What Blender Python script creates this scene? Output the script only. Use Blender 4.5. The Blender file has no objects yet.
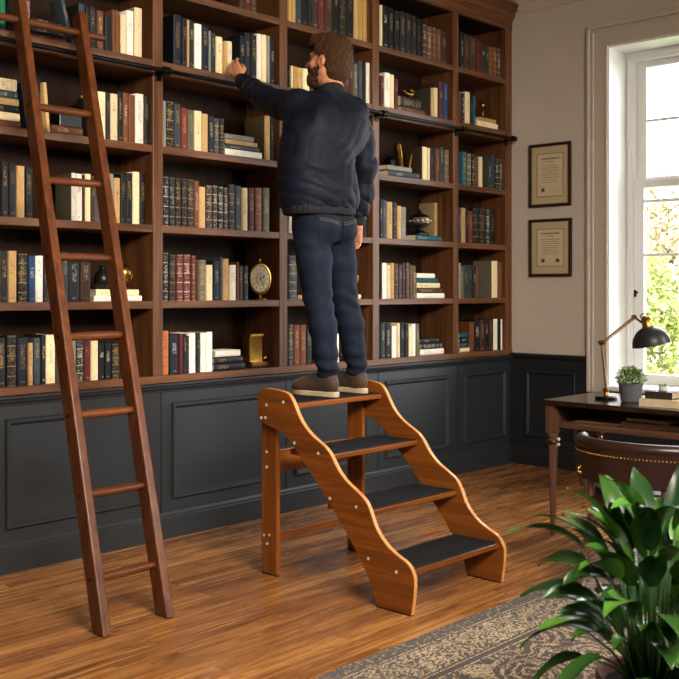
import bpy, math, random
import numpy as np
from mathutils import Vector, Matrix, Euler
from mathutils.bvhtree import BVHTree

SC = bpy.context.scene
COL = SC.collection
RNG = random.Random(7)

# ------------------------------------------------------------------ survey of the room (metres, camera stands at x=0, y=0)
EYE = 1.35
FPX = 1018.0
CA, SA = math.cos(math.radians(43)), math.sin(math.radians(43))
WALL_Y = 4.465          # front plane of the bookcase
WALL_X = 6.775          # window wall
CEIL = 3.585


def on_front(u, y):
    """x of a measured column u on a vertical plane y = const, and its distance"""
    k = (u - 339.5) / FPX
    a, b = CA + SA * k, SA - CA * k
    Z = y / b
    return Z * a, Z


# ------------------------------------------------------------------ colours and material helpers
def lin(c):
    return c / 12.92 if c <= 0.04045 else ((c + 0.055) / 1.055) ** 2.4


def hexc(h):
    h = h.lstrip('#')
    return tuple(lin(int(h[i:i + 2], 16) / 255) for i in (0, 2, 4)) + (1.0,)


class NT:
    def __init__(s, name):
        s.m = bpy.data.materials.new(name)
        s.m.use_nodes = True
        s.t = s.m.node_tree
        s.b = s.t.nodes['Principled BSDF']
        s.out = s.t.nodes['Material Output']

    def n(s, kind, **kw):
        nd = s.t.nodes.new(kind)
        for k, v in kw.items():
            setattr(nd, k, v)
        return nd

    def put(s, sock, v):
        if isinstance(v, bpy.types.NodeSocket):
            s.t.links.new(v, sock)
        else:
            sock.default_value = v

    def math(s, op, a, b=0.0, c=0.0, clamp=False):
        nd = s.n('ShaderNodeMath', operation=op)
        nd.use_clamp = clamp
        for i, v in enumerate((a, b, c)):
            s.put(nd.inputs[i], v)
        return nd.outputs[0]

    def mix(s, f, a, b, blend='MIX'):
        nd = s.n('ShaderNodeMix', data_type='RGBA', blend_type=blend)
        s.put(nd.inputs['Factor'], f)
        s.put(nd.inputs['A'], a) if False else None
        ins = [i for i in nd.inputs if i.type == 'RGBA']
        s.put(ins[0], a)
        s.put(ins[1], b)
        return [o for o in nd.outputs if o.type == 'RGBA'][0]

    def coord(s, what='Object'):
        return s.n('ShaderNodeTexCoord').outputs[what]

    def mapping(s, vec, scale=(1, 1, 1), loc=(0, 0, 0), rot=(0, 0, 0)):
        nd = s.n('ShaderNodeMapping')
        s.put(nd.inputs['Vector'], vec)
        nd.inputs['Scale'].default_value = scale
        nd.inputs['Location'].default_value = loc
        nd.inputs['Rotation'].default_value = rot
        return nd.outputs[0]

    def noise(s, vec, scale=5, detail=3, rough=0.55, dist=0.0):
        nd = s.n('ShaderNodeTexNoise')
        s.put(nd.inputs['Vector'], vec)
        nd.inputs['Scale'].default_value = scale
        nd.inputs['Detail'].default_value = detail
        nd.inputs['Roughness'].default_value = rough
        nd.inputs['Distortion'].default_value = dist
        return nd.outputs['Fac']

    def ramp(s, f, stops):
        nd = s.n('ShaderNodeValToRGB')
        el = nd.color_ramp.elements
        while len(el) < len(stops):
            el.new(0.5)
        for e, (p, c) in zip(el, stops):
            e.position = p
            e.color = c if len(c) == 4 else tuple(c) + (1,)
        s.put(nd.inputs[0], f)
        return nd.outputs[0]

    def bump(s, height, strength=0.2, dist=0.01):
        nd = s.n('ShaderNodeBump')
        nd.inputs['Strength'].default_value = strength
        nd.inputs['Distance'].default_value = dist
        s.put(nd.inputs['Height'], height)
        s.put(s.b.inputs['Normal'], nd.outputs[0])

    def set(s, **kw):
        for k, v in kw.items():
            s.put(s.b.inputs[k.replace('_', ' ')], v)
        return s.m


def grey(v):
    return (v, v, v, 1)


def wood(name, dark, light, axis, rough=0.42, scale=1.0, bump=0.12, spec=0.4):
    """straight grained wood, the grain running along axis 0/1/2"""
    t = NT(name)
    sc = [22 * scale] * 3
    sc[axis] = 1.3 * scale
    oi = t.n('ShaderNodeObjectInfo').outputs['Random']
    co = t.n('ShaderNodeVectorMath', operation='ADD')
    t.put(co.inputs[0], t.coord())
    cx = t.n('ShaderNodeCombineXYZ')
    r = t.math('MULTIPLY', oi, 9.0)
    for i in range(3):
        t.put(cx.inputs[i], r)
    t.put(co.inputs[1], cx.outputs[0])
    v = t.mapping(co.outputs[0], scale=sc)
    n1 = t.noise(v, 1.0, 5, 0.62, 0.6)
    sc2 = [60 * scale] * 3
    sc2[axis] = 1.6 * scale
    n2 = t.noise(t.mapping(co.outputs[0], scale=sc2), 1.6, 3, 0.6)
    f = t.math('ADD', t.math('MULTIPLY', n1, 0.65), t.math('MULTIPLY', n2, 0.35))
    col = t.ramp(f, [(0.30, hexc(dark)), (0.52, tuple(0.5 * (a + b) for a, b in zip(hexc(dark), hexc(light)))), (0.72, hexc(light))])
    vary = t.math('ADD', t.math('MULTIPLY', oi, 0.22), 0.89)
    hs = t.n('ShaderNodeHueSaturation')
    t.put(hs.inputs['Value'], vary)
    t.put(hs.inputs['Color'], col)
    t.put(t.b.inputs['Base Color'], hs.outputs[0])
    t.set(Roughness=rough, Specular_IOR_Level=spec)
    t.bump(n2, bump, 0.002)
    return t.m


def plain(name, col, rough=0.5, metal=0.0, spec=0.5, noise=0.0, nscale=30, bump=0.0, bscale=200, sheen=0.0, coat=0.0):
    t = NT(name)
    c = hexc(col)
    if noise:
        f = t.noise(t.coord(), nscale, 4, 0.6)
        d = tuple(max(0, x * (1 - noise)) for x in c[:3]) + (1,)
        l = tuple(min(1, x * (1 + noise)) for x in c[:3]) + (1,)
        t.put(t.b.inputs['Base Color'], t.ramp(f, [(0.3, d), (0.7, l)]))
    else:
        t.b.inputs['Base Color'].default_value = c
    t.set(Roughness=rough, Metallic=metal, Specular_IOR_Level=spec)
    if sheen:
        t.set(Sheen_Weight=sheen)
    if coat:
        t.set(Coat_Weight=coat)
    if bump:
        t.bump(t.noise(t.coord(), bscale, 2, 0.6), bump, 0.002)
    return t.m


# ------------------------------------------------------------------ mesh builder
class MB:
    def __init__(s):
        s.v, s.f = [], []
        s.mi = []

    def add(s, verts, faces, mi=0):
        o = len(s.v)
        s.v += [tuple(p) for p in verts]
        s.f += [tuple(i + o for i in f) for f in faces]
        s.mi += [mi] * len(faces)
        return s

    def box(s, x0, x1, y0, y1, z0, z1, mi=0):
        return s.add([(x0, y0, z0), (x1, y0, z0), (x1, y1, z0), (x0, y1, z0), (x0, y0, z1), (x1, y0, z1), (x1, y1, z1), (x0, y1, z1)],
                     [(0, 3, 2, 1), (4, 5, 6, 7), (0, 1, 5, 4), (1, 2, 6, 5), (2, 3, 7, 6), (3, 0, 4, 7)], mi)

    def obox(s, c, ax, ay, az, hx, hy, hz, mi=0):
        c, ax, ay, az = Vector(c), Vector(ax), Vector(ay), Vector(az)
        P = []
        for dz in (-1, 1):
            for dx, dy in ((-1, -1), (1, -1), (1, 1), (-1, 1)):
                P.append(c + ax * hx * dx + ay * hy * dy + az * hz * dz)
        fs = [(0, 3, 2, 1), (4, 5, 6, 7), (0, 1, 5, 4), (1, 2, 6, 5), (2, 3, 7, 6), (3, 0, 4, 7)]
        if ax.cross(ay).dot(az) < 0:
            fs = [tuple(reversed(f)) for f in fs]
        return s.add(P, fs, mi)

    def prism(s, outline, axis, a0, a1, mi=0):
        """outline: 2-D points; axis 0 -> points are (y,z), 1 -> (x,z), 2 -> (x,y)"""
        def P(p, a):
            return {0: (a, p[0], p[1]), 1: (p[0], a, p[1]), 2: (p[0], p[1], a)}[axis]
        n = len(outline)
        area = sum(outline[i][0] * outline[(i + 1) % n][1] - outline[(i + 1) % n][0] * outline[i][1] for i in range(n))
        ol = list(outline) if (area > 0) == (axis != 1) else list(reversed(outline))
        vs = [P(p, a0) for p in ol] + [P(p, a1) for p in ol]
        fs = [tuple(reversed(range(n))), tuple(range(n, 2 * n))]
        fs += [(i, (i + 1) % n, n + (i + 1) % n, n + i) for i in range(n)]
        return s.add(vs, fs, mi)

    def tube(s, pts, rad, seg=10, cap=True, mi=0):
        pts = [Vector(p) for p in pts]
        n = len(pts)
        rads = rad if isinstance(rad, (list, tuple)) else [rad] * n
        t0 = (pts[1] - pts[0]).normalized()
        up = Vector((0, 0, 1)) if abs(t0.z) < 0.9 else Vector((1, 0, 0))
        a = t0.cross(up).normalized()
        vs = []
        for i in range(n):
            t = (pts[min(i + 1, n - 1)] - pts[max(i - 1, 0)]).normalized()
            a = (a - t * a.dot(t)).normalized()
            b = t.cross(a)
            for j in range(seg):
                q = 2 * math.pi * j / seg
                vs.append(pts[i] + (a * math.cos(q) + b * math.sin(q)) * rads[i])
        fs = []
        for i in range(n - 1):
            for j in range(seg):
                k = (j + 1) % seg
                fs.append((i * seg + j, i * seg + k, (i + 1) * seg + k, (i + 1) * seg + j))
        if cap:
            fs.append(tuple(reversed(range(seg))))
            fs.append(tuple(range((n - 1) * seg, n * seg)))
        return s.add(vs, fs, mi)

    def lathe(s, prof, c=(0, 0, 0), seg=24, M=None, mi=0):
        """prof: list of (r, z) from bottom to top about the z axis of frame M placed at c"""
        c = Vector(c)
        M = M or Matrix.Identity(3)
        vs, fs = [], []
        n = len(prof)
        for r, z in prof:
            for j in range(seg):
                q = 2 * math.pi * j / seg
                vs.append(c + M @ Vector((r * math.cos(q), r * math.sin(q), z)))
        for i in range(n - 1):
            for j in range(seg):
                k = (j + 1) % seg
                fs.append((i * seg + j, i * seg + k, (i + 1) * seg + k, (i + 1) * seg + j))
        if prof[0][0] > 1e-5:
            fs.append(tuple(reversed(range(seg))))
        if prof[-1][0] > 1e-5:
            fs.append(tuple(range((n - 1) * seg, n * seg)))
        return s.add(vs, fs, mi)

    def sphere(s, c, r, seg=16, rings=10, mi=0, sq=(1, 1, 1)):
        pr = [(math.cos(-math.pi / 2 + math.pi * i / rings) * r, math.sin(-math.pi / 2 + math.pi * i / rings) * r) for i in range(rings + 1)]
        M = Matrix.Diagonal(sq)
        pr[0] = (1e-4 * r, pr[0][1]); pr[-1] = (1e-4 * r, pr[-1][1])
        return s.lathe(pr, c, seg, M, mi)

    def build(s, name, mat, parent=None, bevel=0.0, smooth=False, seg=2, angle=30):
        me = bpy.data.meshes.new(name)
        off = Vector((0, 0, 0))
        p = parent
        while p is not None:
            off += p.location
            p = p.parent
        me.from_pydata([Vector(q) - off for q in s.v], [], s.f)
        mats = mat if isinstance(mat, (list, tuple)) else [mat]
        for m in mats:
            me.materials.append(m)
        if len(mats) > 1:
            me.polygons.foreach_set('material_index', s.mi)
        me.update()
        o = bpy.data.objects.new(name, me)
        COL.objects.link(o)
        if parent is not None:
            o.parent = parent
        if smooth:
            me.shade_smooth()
            if smooth == 'auto':
                me.set_sharp_from_angle(angle=math.radians(angle))
        if bevel:
            b = o.modifiers.new('bevel', 'BEVEL')
            b.width = bevel
            b.segments = seg
            b.limit_method = 'ANGLE'
            b.angle_limit = math.radians(40)
            b.harden_normals = False
        return o


def thing(name, label, cat, loc, group=None):
    o = bpy.data.objects.new(name, None)
    COL.objects.link(o)
    o.location = loc
    o.empty_display_size = 0.05
    return tag(o, label, cat, group)


def tag(o, label, cat, group=None):
    o['label'] = label
    o['category'] = cat
    if group:
        o['group'] = group
    return o


def struct(o):
    o['kind'] = 'structure'
    return o


# ------------------------------------------------------------------ materials
M = {}
for ax, nm in ((0, 'x'), (1, 'y'), (2, 'z')):
    M['walnut_' + nm] = wood('walnut_grain_' + nm, '#331a0c', '#7a4e2e', ax, 0.42, 1.0, 0.12, 0.3)
    M['ladder_' + nm] = wood('ladder_wood_' + nm, '#260f05', '#75401e', ax, 0.36, 1.2, 0.12, 0.3)
    M['stool_' + nm] = wood('stool_wood_' + nm, '#4a2409', '#8f501c', ax, 0.24, 0.9, 0.06, 0.5)
    M['desk_' + nm] = wood('desk_wood_' + nm, '#38241a', '#775342', ax, 0.35, 1.1)
M['stool_edge'] = wood('stool_edge_ply', '#a8662b', '#dba562', 1, 0.3, 1.6, 0.05)
M['walnut_dark'] = wood('shaded_walnut_panel', '#160c06', '#2b190d', 2, 0.65, 1.0, 0.1, 0.12)  # shade inside the shelves put into the wood colour
M['charcoal'] = plain('charcoal_paint', '#212427', 0.45, spec=0.4, noise=0.06, nscale=6)
M['wall_paint'] = plain('warm_wall_paint', '#cbc0b3', 0.85, noise=0.03, nscale=4, bump=0.05, bscale=120)
M['ceiling_paint'] = plain('ceiling_paint', '#c9bca8', 0.9)
M['trim_paint'] = plain('trim_paint', '#c6bcae', 0.5)
M['white_paint'] = plain('white_window_paint', '#f3f3f1', 0.4)
M['black_iron'] = plain('black_iron', '#17181a', 0.38, 0.85)
M['steel'] = plain('brushed_steel', '#cfc9bd', 0.42, 0.35)
M['brass'] = plain('aged_brass', '#b58a45', 0.3, 1.0, noise=0.25, nscale=25)
M['darkbrass'] = plain('dark_brass', '#6d4a24', 0.34, 1.0, noise=0.3, nscale=30)
M['silver'] = plain('antique_silver', '#b9b2a2', 0.28, 1.0, noise=0.3, nscale=30)
M['blackglaze'] = plain('black_glaze', '#0d0c0c', 0.35, spec=0.3)
M['shade_black'] = plain('matt_black_enamel', '#232527', 0.42, 0.2)
M['pages'] = plain('paper_edges', '#d9c9a8', 0.8, noise=0.12, nscale=160)
M['leather'] = plain('brown_leather', '#2e1811', 0.33, noise=0.2, nscale=14, bump=0.15, bscale=260)
M['soil'] = plain('potting_soil', '#241a12', 0.95, noise=0.4, nscale=60, bump=0.6, bscale=90)
M['slatepot'] = plain('slate_pot', '#55585a', 0.7, noise=0.12, nscale=20)
M['terracotta'] = plain('terracotta_pot', '#7a4a30', 0.7, noise=0.15, nscale=12)
M['paper'] = plain('certificate_paper', '#dccaa8', 0.8, noise=0.05, nscale=20)
M['matboard'] = plain('certificate_mat', '#cdb890', 0.85)
M['ink'] = plain('faded_ink', '#6b5a42', 0.9)
M['goldline'] = plain('gold_line', '#7a5a2a', 0.5, 0.4)
M['frame_wood'] = plain('dark_frame', '#2e1a10', 0.35, noise=0.2, nscale=18)


def thin_glass():
    t = NT('window_glass')
    tr = t.n('ShaderNodeBsdfTransparent')
    gl = t.n('ShaderNodeBsdfGlossy')
    gl.inputs['Roughness'].default_value = 0.02
    fr = t.n('ShaderNodeFresnel')
    fr.inputs['IOR'].default_value = 1.25
    mx = t.n('ShaderNodeMixShader')
    t.put(mx.inputs[0], fr.outputs[0])
    t.put(mx.inputs[1], tr.outputs[0])
    t.put(mx.inputs[2], gl.outputs[0])
    t.put(t.out.inputs['Surface'], mx.outputs[0])
    return t.m


M['glass'] = thin_glass()


def floor_mat():
    t = NT('oak_floor')
    co = t.coord()
    br = t.n('ShaderNodeTexBrick')
    br.offset = 0.37
    br.offset_frequency = 2
    t.put(br.inputs['Vector'], co)
    br.inputs['Color1'].default_value = grey(0.12)
    br.inputs['Color2'].default_value = grey(0.95)
    br.inputs['Mortar'].default_value = grey(0.5)
    for k, v in (('Scale', 1.0), ('Mortar Size', 0.0012), ('Mortar Smooth', 0.3), ('Bias', 0.0), ('Brick Width', 1.45), ('Row Height', 0.105)):
        br.inputs[k].default_value = v
    plank = br.outputs['Color']
    sep = t.n('ShaderNodeSeparateXYZ')
    t.put(sep.inputs[0], co)
    cmb = t.n('ShaderNodeCombineXYZ')
    t.put(cmb.inputs[0], sep.outputs[0]); t.put(cmb.inputs[1], sep.outputs[1])
    t.put(cmb.inputs[2], t.math('MULTIPLY', plank, 7.0))
    v = cmb.outputs[0]
    n1 = t.noise(t.mapping(v, scale=(1.6, 26, 1)), 1.0, 6, 0.62, 1.1)
    n2 = t.noise(t.mapping(v, scale=(5, 120, 1)), 1.0, 3, 0.6, 0.4)
    n3 = t.noise(t.mapping(v, scale=(0.5, 3.0, 1)), 1.0, 2, 0.5)
    f = t.math('ADD', t.math('MULTIPLY', n1, 0.55), t.math('ADD', t.math('MULTIPLY', n2, 0.25), t.math('MULTIPLY', n3, 0.2)))
    f = t.math('ADD', f, t.math('MULTIPLY', t.math('SUBTRACT', plank, 0.5), 0.07))
    col = t.ramp(f, [(0.33, hexc('#47260f')), (0.46, hexc('#80502a')), (0.56, hexc('#a8713c')), (0.70, hexc('#d09c60'))])
    col = t.mix(br.outputs['Fac'], col, hexc('#3a200d'))
    t.put(t.b.inputs['Base Color'], col)
    t.set(Roughness=t.math('ADD', t.math('MULTIPLY', n1, 0.2), 0.17), Specular_IOR_Level=0.45)
    t.bump(t.math('SUBTRACT', n2, t.math('MULTIPLY', br.outputs['Fac'], 2.0)), 0.10, 0.002)
    return t.m


M['floor'] = floor_mat()


def rug_mat(W, H, B):
    """woven rug: object origin at its far-left corner, x along the edge 0..W, y from -H to 0, B = border width"""
    t = NT('oriental_rug')
    co = t.coord()
    sep = t.n('ShaderNodeSeparateXYZ')
    t.put(sep.inputs[0], co)
    x, y = sep.outputs[0], sep.outputs[1]
    dx = t.math('MINIMUM', x, t.math('SUBTRACT', W, x))
    dy = t.math('MINIMUM', t.math('MULTIPLY', y, -1.0), t.math('ADD', y, H))
    d = t.math('MINIMUM', dx, dy)
    wob = t.noise(co, 14, 3)
    vv = t.n('ShaderNodeVectorMath', operation='ADD')
    t.put(vv.inputs[0], co)
    cm = t.n('ShaderNodeCombineXYZ')
    w2 = t.math('MULTIPLY', t.math('SUBTRACT', wob, 0.5), 0.10)
    t.put(cm.inputs[0], w2); t.put(cm.inputs[1], w2)
    t.put(vv.inputs[1], cm.outputs[0])

    def scroll(scale, freq, lo):
        vo = t.n('ShaderNodeTexVoronoi')
        vo.inputs['Scale'].default_value = scale
        vo.inputs['Randomness'].default_value = 0.75
        t.put(vo.inputs['Vector'], vv.outputs[0])
        sn = t.math('SINE', t.math('MULTIPLY', vo.outputs['Distance'], freq))
        return t.math('GREATER_THAN', sn, lo)
    big = scroll(4.2, 40, 0.35)
    small = scroll(13.0, 24, 0.30)
    speck = t.math('GREATER_THAN', t.noise(co, 95, 2), 0.47)
    leafy = t.math('GREATER_THAN', t.noise(t.mapping(vv.outputs[0], scale=(1, 1.3, 1)), 26, 4, 0.6, 1.5), 0.52)
    pat_field = t.math('MAXIMUM', t.math('MULTIPLY', big, speck), t.math('MULTIPLY', t.math('MULTIPLY', small, leafy), speck))
    pat_band = t.math('MULTIPLY', t.math('MAXIMUM', t.math('MULTIPLY', small, 1.0), leafy), speck)

    def between(a, b):
        return t.math('MULTIPLY', t.math('GREATER_THAN', d, a), t.math('LESS_THAN', d, b))
    band = between(0.09, 0.27)
    field = t.math('GREATER_THAN', d, 0.33)
    line = t.math('MULTIPLY', t.math('MAXIMUM', between(0.075, 0.083), t.math('MAXIMUM', between(0.28, 0.288), between(0.315, 0.325))), speck)
    edge = t.math('MULTIPLY', t.math('LESS_THAN', d, 0.07), t.math('MULTIPLY', t.math('GREATER_THAN', t.noise(co, 70, 2), 0.58), 0.5))
    f = t.math('MAXIMUM', t.math('MULTIPLY', band, pat_band), t.math('MAXIMUM', t.math('MULTIPLY', field, pat_field), t.math('MAXIMUM', line, edge)))
    fade = t.math('ADD', t.math('MULTIPLY', t.noise(co, 3.0, 2), 0.5), 0.42)
    dark = t.ramp(t.noise(co, 180, 2), [(0.3, hexc('#342c2a')), (0.7, hexc('#524843'))])
    col = t.mix(t.math('MULTIPLY', f, fade), dark, hexc('#d8bc94'))
    t.put(t.b.inputs['Base Color'], col)
    t.set(Roughness=0.95, Specular_IOR_Level=0.1, Sheen_Weight=0.15)
    t.bump(t.math('ADD', t.noise(co, 260, 2), t.math('MULTIPLY', f, 0.4)), 0.5, 0.004)
    return t.m


def mat_carpet():
    t = NT('black_tread_carpet')
    n = t.noise(t.coord(), 190, 3, 0.75)
    t.put(t.b.inputs['Base Color'], t.ramp(n, [(0.40, hexc('#151618')), (0.58, hexc('#26282b')), (0.72, hexc('#7a7a7a'))]))
    t.set(Roughness=1.0, Specular_IOR_Level=0.04)
    t.bump(n, 0.7, 0.003)
    return t.m


M['carpet'] = mat_carpet()


def book_mat():
    t = NT('book_cloth')
    co = t.coord()
    sep = t.n('ShaderNodeSeparateXYZ')
    t.put(sep.inputs[0], co)
    x, y, z = sep.outputs[0], sep.outputs[1], sep.outputs[2]

    def attr(nm):
        a = t.n('ShaderNodeAttribute')
        a.attribute_type = 'OBJECT'
        a.attribute_name = nm
        return a.outputs['Fac']
    bw, bh, st = attr('book_width'), attr('book_height'), attr('gilding')
    oi = t.n('ShaderNodeObjectInfo')
    base, rnd = oi.outputs['Color'], oi.outputs['Random']
    xn = t.math('ABSOLUTE', t.math('DIVIDE', x, bw))
    zn = t.math('DIVIDE', z, bh)
    spine = t.math('LESS_THAN', y, 0.0035)
    # cloth variation
    cl = t.noise(co, 60, 3, 0.6)
    hs = t.n('ShaderNodeHueSaturation')
    t.put(hs.inputs['Color'], base)
    t.put(hs.inputs['Value'], t.math('ADD', t.math('MULTIPLY', cl, 0.5), 0.75))
    # lettering running down the spine (worn, unreadable as in the photograph)
    cm = t.n('ShaderNodeCombineXYZ')
    t.put(cm.inputs[0], t.math('MULTIPLY', x, 120)); t.put(cm.inputs[2], t.math('MULTIPLY', z, 210))
    t.put(cm.inputs[1], t.math('MULTIPLY', rnd, 60))
    ln = t.noise(cm.outputs[0], 1.0, 1, 0.5)
    letters = t.math('GREATER_THAN', ln, 0.52)
    top = t.math('ADD', 0.74, t.math('MULTIPLY', rnd, 0.16))
    bot = t.math('SUBTRACT', 0.62, t.math('MULTIPLY', t.math('FRACT', t.math('MULTIPLY', rnd, 7.3)), 0.28))
    zone = t.math('MULTIPLY', t.math('GREATER_THAN', zn, bot), t.math('LESS_THAN', zn, top))
    mark = t.math('MULTIPLY', t.math('GREATER_THAN', zn, 0.06), t.math('LESS_THAN', zn, 0.10))
    zone = t.math('MAXIMUM', zone, mark)
    strip = t.math('LESS_THAN', xn, 0.24)
    text = t.math('MULTIPLY', t.math('MULTIPLY', letters, zone), t.math('MULTIPLY', strip, spine))
    # bands and tooling of the antique bindings
    saw = t.math('FRACT', t.math('ADD', t.math('MULTIPLY', zn, 5.0), 0.5))
    bands = t.math('MULTIPLY', t.math('LESS_THAN', t.math('ABSOLUTE', t.math('SUBTRACT', saw, 0.5)), 0.055), spine)
    tool = t.math('MULTIPLY', t.math('GREATER_THAN', t.noise(t.mapping(cm.outputs[0], scale=(1.1, 1, .9)), 1.0, 2, 0.6), 0.60), t.math('MULTIPLY', t.math('LESS_THAN', xn, 0.36), spine))
    antique = t.math('GREATER_THAN', st, 1.5)
    worn = t.math('ADD', 0.02, t.math('MULTIPLY', t.noise(co, 35, 2), 0.95))
    g = t.math('MAXIMUM', t.math('MULTIPLY', text, t.math('GREATER_THAN', st, 0.5)),
               t.math('MULTIPLY', antique, t.math('MAXIMUM', bands, tool)))
    g = t.math('MULTIPLY', t.math('MULTIPLY', g, worn), t.math('ADD', 0.35, t.math('FRACT', t.math('MULTIPLY', rnd, 13.7))), clamp=True)
    lum = t.n('ShaderNodeRGBToBW')
    t.put(lum.inputs[0], base)
    light = t.math('GREATER_THAN', lum.outputs[0], 0.16)
    inkc = t.mix(light, t.mix(t.math('GREATER_THAN', rnd, 0.45), hexc('#c9bfa8'), hexc('#b08d55')), hexc('#3a2d20'))
    side = t.n('ShaderNodeAttribute')
    side.attribute_type = 'OBJECT'
    side.attribute_name = 'board_colour'
    front = t.math('LESS_THAN', y, 0.008)
    cloth = t.mix(t.math('MULTIPLY', t.math('SUBTRACT', 1.0, front), attr('board_tone_shade')), hs.outputs[0], side.outputs['Color'])  # boards take cover colour with side shade painted in
    t.put(t.b.inputs['Base Color'], t.mix(g, cloth, inkc))
    t.set(Roughness=t.math('SUBTRACT', 0.55, t.math('MULTIPLY', g, 0.2)), Specular_IOR_Level=0.22)
    t.bump(t.math('ADD', t.math('MULTIPLY', cl, 0.3), t.math('MULTIPLY', t.math('MULTIPLY', bands, antique), 1.0)), 0.25, 0.003)
    return t.m


M['book'] = book_mat()


def leaf_mat(name, dark, light, rough=0.35, scale=9):
    t = NT(name)
    g = t.n('ShaderNodeNewGeometry').outputs['Random Per Island']
    n = t.noise(t.coord(), scale, 2)
    f = t.math('ADD', t.math('MULTIPLY', g, 0.8), t.math('MULTIPLY', n, 0.25))
    mid = tuple(0.6 * a + 0.4 * b for a, b in zip(hexc(dark), hexc(light)))
    t.put(t.b.inputs['Base Color'], t.ramp(f, [(0.1, hexc(dark)), (0.72, mid), (0.98, hexc(light))]))
    t.set(Roughness=rough, Specular_IOR_Level=0.45, Transmission_Weight=0.0, Subsurface_Weight=0.0)
    return t.m


M['lily_leaf'] = leaf_mat('lily_leaves', '#123018', '#5a8f32', 0.27)
M['small_leaf'] = leaf_mat('shrub_leaves', '#40602a', '#b4cc7c', 0.5)
M['stem_green'] = plain('green_stems', '#2c5220', 0.5)
M['tree_leaf'] = leaf_mat('spring_leaves', '#76833f', '#bcc07c', 0.7)
M['tree_pale'] = leaf_mat('pale_blossom', '#a3967a', '#d8cbb0', 0.8)
M['bark'] = plain('bark', '#6d5a48', 0.9, noise=0.3, nscale=12)
M['unseen_wall'] = plain('darkened_unseen_wall', '#3a2c22', 0.7)  # unseen walls, coloured dark to cut bounced light
M['grass'] = plain('lawn', '#7e8a4c', 0.95, noise=0.3, nscale=10)
# ================================================================== THE SETTING
def wall_mesh(name, mat, *boxes):
    mb = MB()
    for b in boxes:
        mb.box(*b)
    return struct(mb.build(name, mat))


X0, Y0 = -2.6, -2.6                     # the unseen sides of the room
wall_mesh('floor', M['floor'], (X0, WALL_X + 0.3, Y0, 5.1, -0.06, 0.0))
wall_mesh('ceiling', M['ceiling_paint'], (X0, WALL_X + 0.3, Y0, 5.1, CEIL, CEIL + 0.08))
wall_mesh('wall_back', M['wall_paint'], (X0, WALL_X + 0.3, 4.86, 5.1, 0, CEIL))
wall_mesh('wall_front', M['unseen_wall'], (X0, WALL_X + 0.3, Y0 - 0.2, Y0, 0, CEIL))
wall_mesh('wall_left', M['unseen_wall'], (X0 - 0.2, X0, Y0 - 0.2, 5.1, 0, CEIL))
WY0, WY1, WZ0, WZ1 = 2.36, 3.628, 0.62, 3.125      # window opening
WT = 0.34
wall_mesh('wall_right', M['wall_paint'],
          (WALL_X, WALL_X + WT, WY1, 4.86, 0, CEIL), (WALL_X, WALL_X + WT, Y0, WY0, 0, CEIL),
          (WALL_X, WALL_X + WT, WY0, WY1, 0, WZ0), (WALL_X, WALL_X + WT, WY0, WY1, WZ1, CEIL))

# cornice on the window wall
co = [(WALL_X + 0.001, CEIL), (WALL_X - 0.075, CEIL), (WALL_X - 0.07, CEIL - 0.012), (WALL_X - 0.045, CEIL - 0.022), (WALL_X - 0.028, CEIL - 0.05),
      (WALL_X - 0.012, CEIL - 0.06), (WALL_X - 0.012, CEIL - 0.078), (WALL_X + 0.001, CEIL - 0.082)]
mb = MB()
mb.prism(co, 1, Y0, 4.46)
struct(mb.build('trim_1', M['ceiling_paint'], smooth='auto'))

# wainscot on the window wall (dado) with raised panels
def moulding_frame(mb, plane_axis, p, a0, a1, z0, z1, w=0.026, h=0.014, sgn=-1):
    """mitred rectangular picture moulding on the plane x=p (axis 0) or y=p (axis 1); a = the other horizontal axis"""
    prof = [(0, 0), (0.18, 0.75), (0.36, 1.0), (0.60, 0.92), (0.80, 0.42), (1.0, 0)]
    for k in range(len(prof) - 1):
        (i0, h0), (i1, h1) = prof[k], prof[k + 1]
        def ring(i, hh):
            d = i * w
            q = p + sgn * hh * h
            pts = [(a0 + d, z0 + d), (a1 - d, z0 + d), (a1 - d, z1 - d), (a0 + d, z1 - d)]
            return [((q, a, z) if plane_axis == 0 else (a, q, z)) for a, z in pts]
        A, B = ring(i0, h0), ring(i1, h1)
        fl = [(j, (j + 1) % 4, 4 + (j + 1) % 4, 4 + j) for j in range(4)]
        mb.add(A + B, fl if (plane_axis == 1) == (sgn < 0) else [tuple(reversed(f)) for f in fl])


def dado(y0, y1, name, panels, top=0.86):
    mb = MB()
    mb.box(WALL_X - 0.018, WALL_X + 0.001, y0, y1, 0.0, top - 0.02)
    mb.prism([(WALL_X - 0.042, top - 0.022), (WALL_X - 0.046, top - 0.008), (WALL_X - 0.04, top), (WALL_X + 0.001, top), (WALL_X + 0.001, top - 0.045), (WALL_X - 0.02, top - 0.045), (WALL_X - 0.03, top - 0.03)], 1, y0, y1)
    for a, b in panels:
        moulding_frame(mb, 0, WALL_X - 0.018, a, b, 0.215, top - 0.125, 0.035, 0.016)
    o = struct(mb.build(name, M['charcoal'], smooth='auto', angle=25))
    bb = MB()
    bb.prism([(WALL_X - 0.034, 0), (WALL_X - 0.034, 0.115), (WALL_X - 0.028, 0.135), (WALL_X - 0.018, 0.14), (WALL_X - 0.017, 0)], 1, y0, y1)
    struct(bb.build('baseboard_right', M['charcoal'], smooth='auto'))


dado(3.79, 4.478, 'trim_2', [(3.885, 4.33)])
dado(WY0 - 0.165, 3.79, 'trim_3', [], top=0.60)
dado(Y0, WY0 - 0.165, 'trim_4', [(-2.4, -1.0), (-0.85, 0.55), (0.7, 2.08)])

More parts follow.
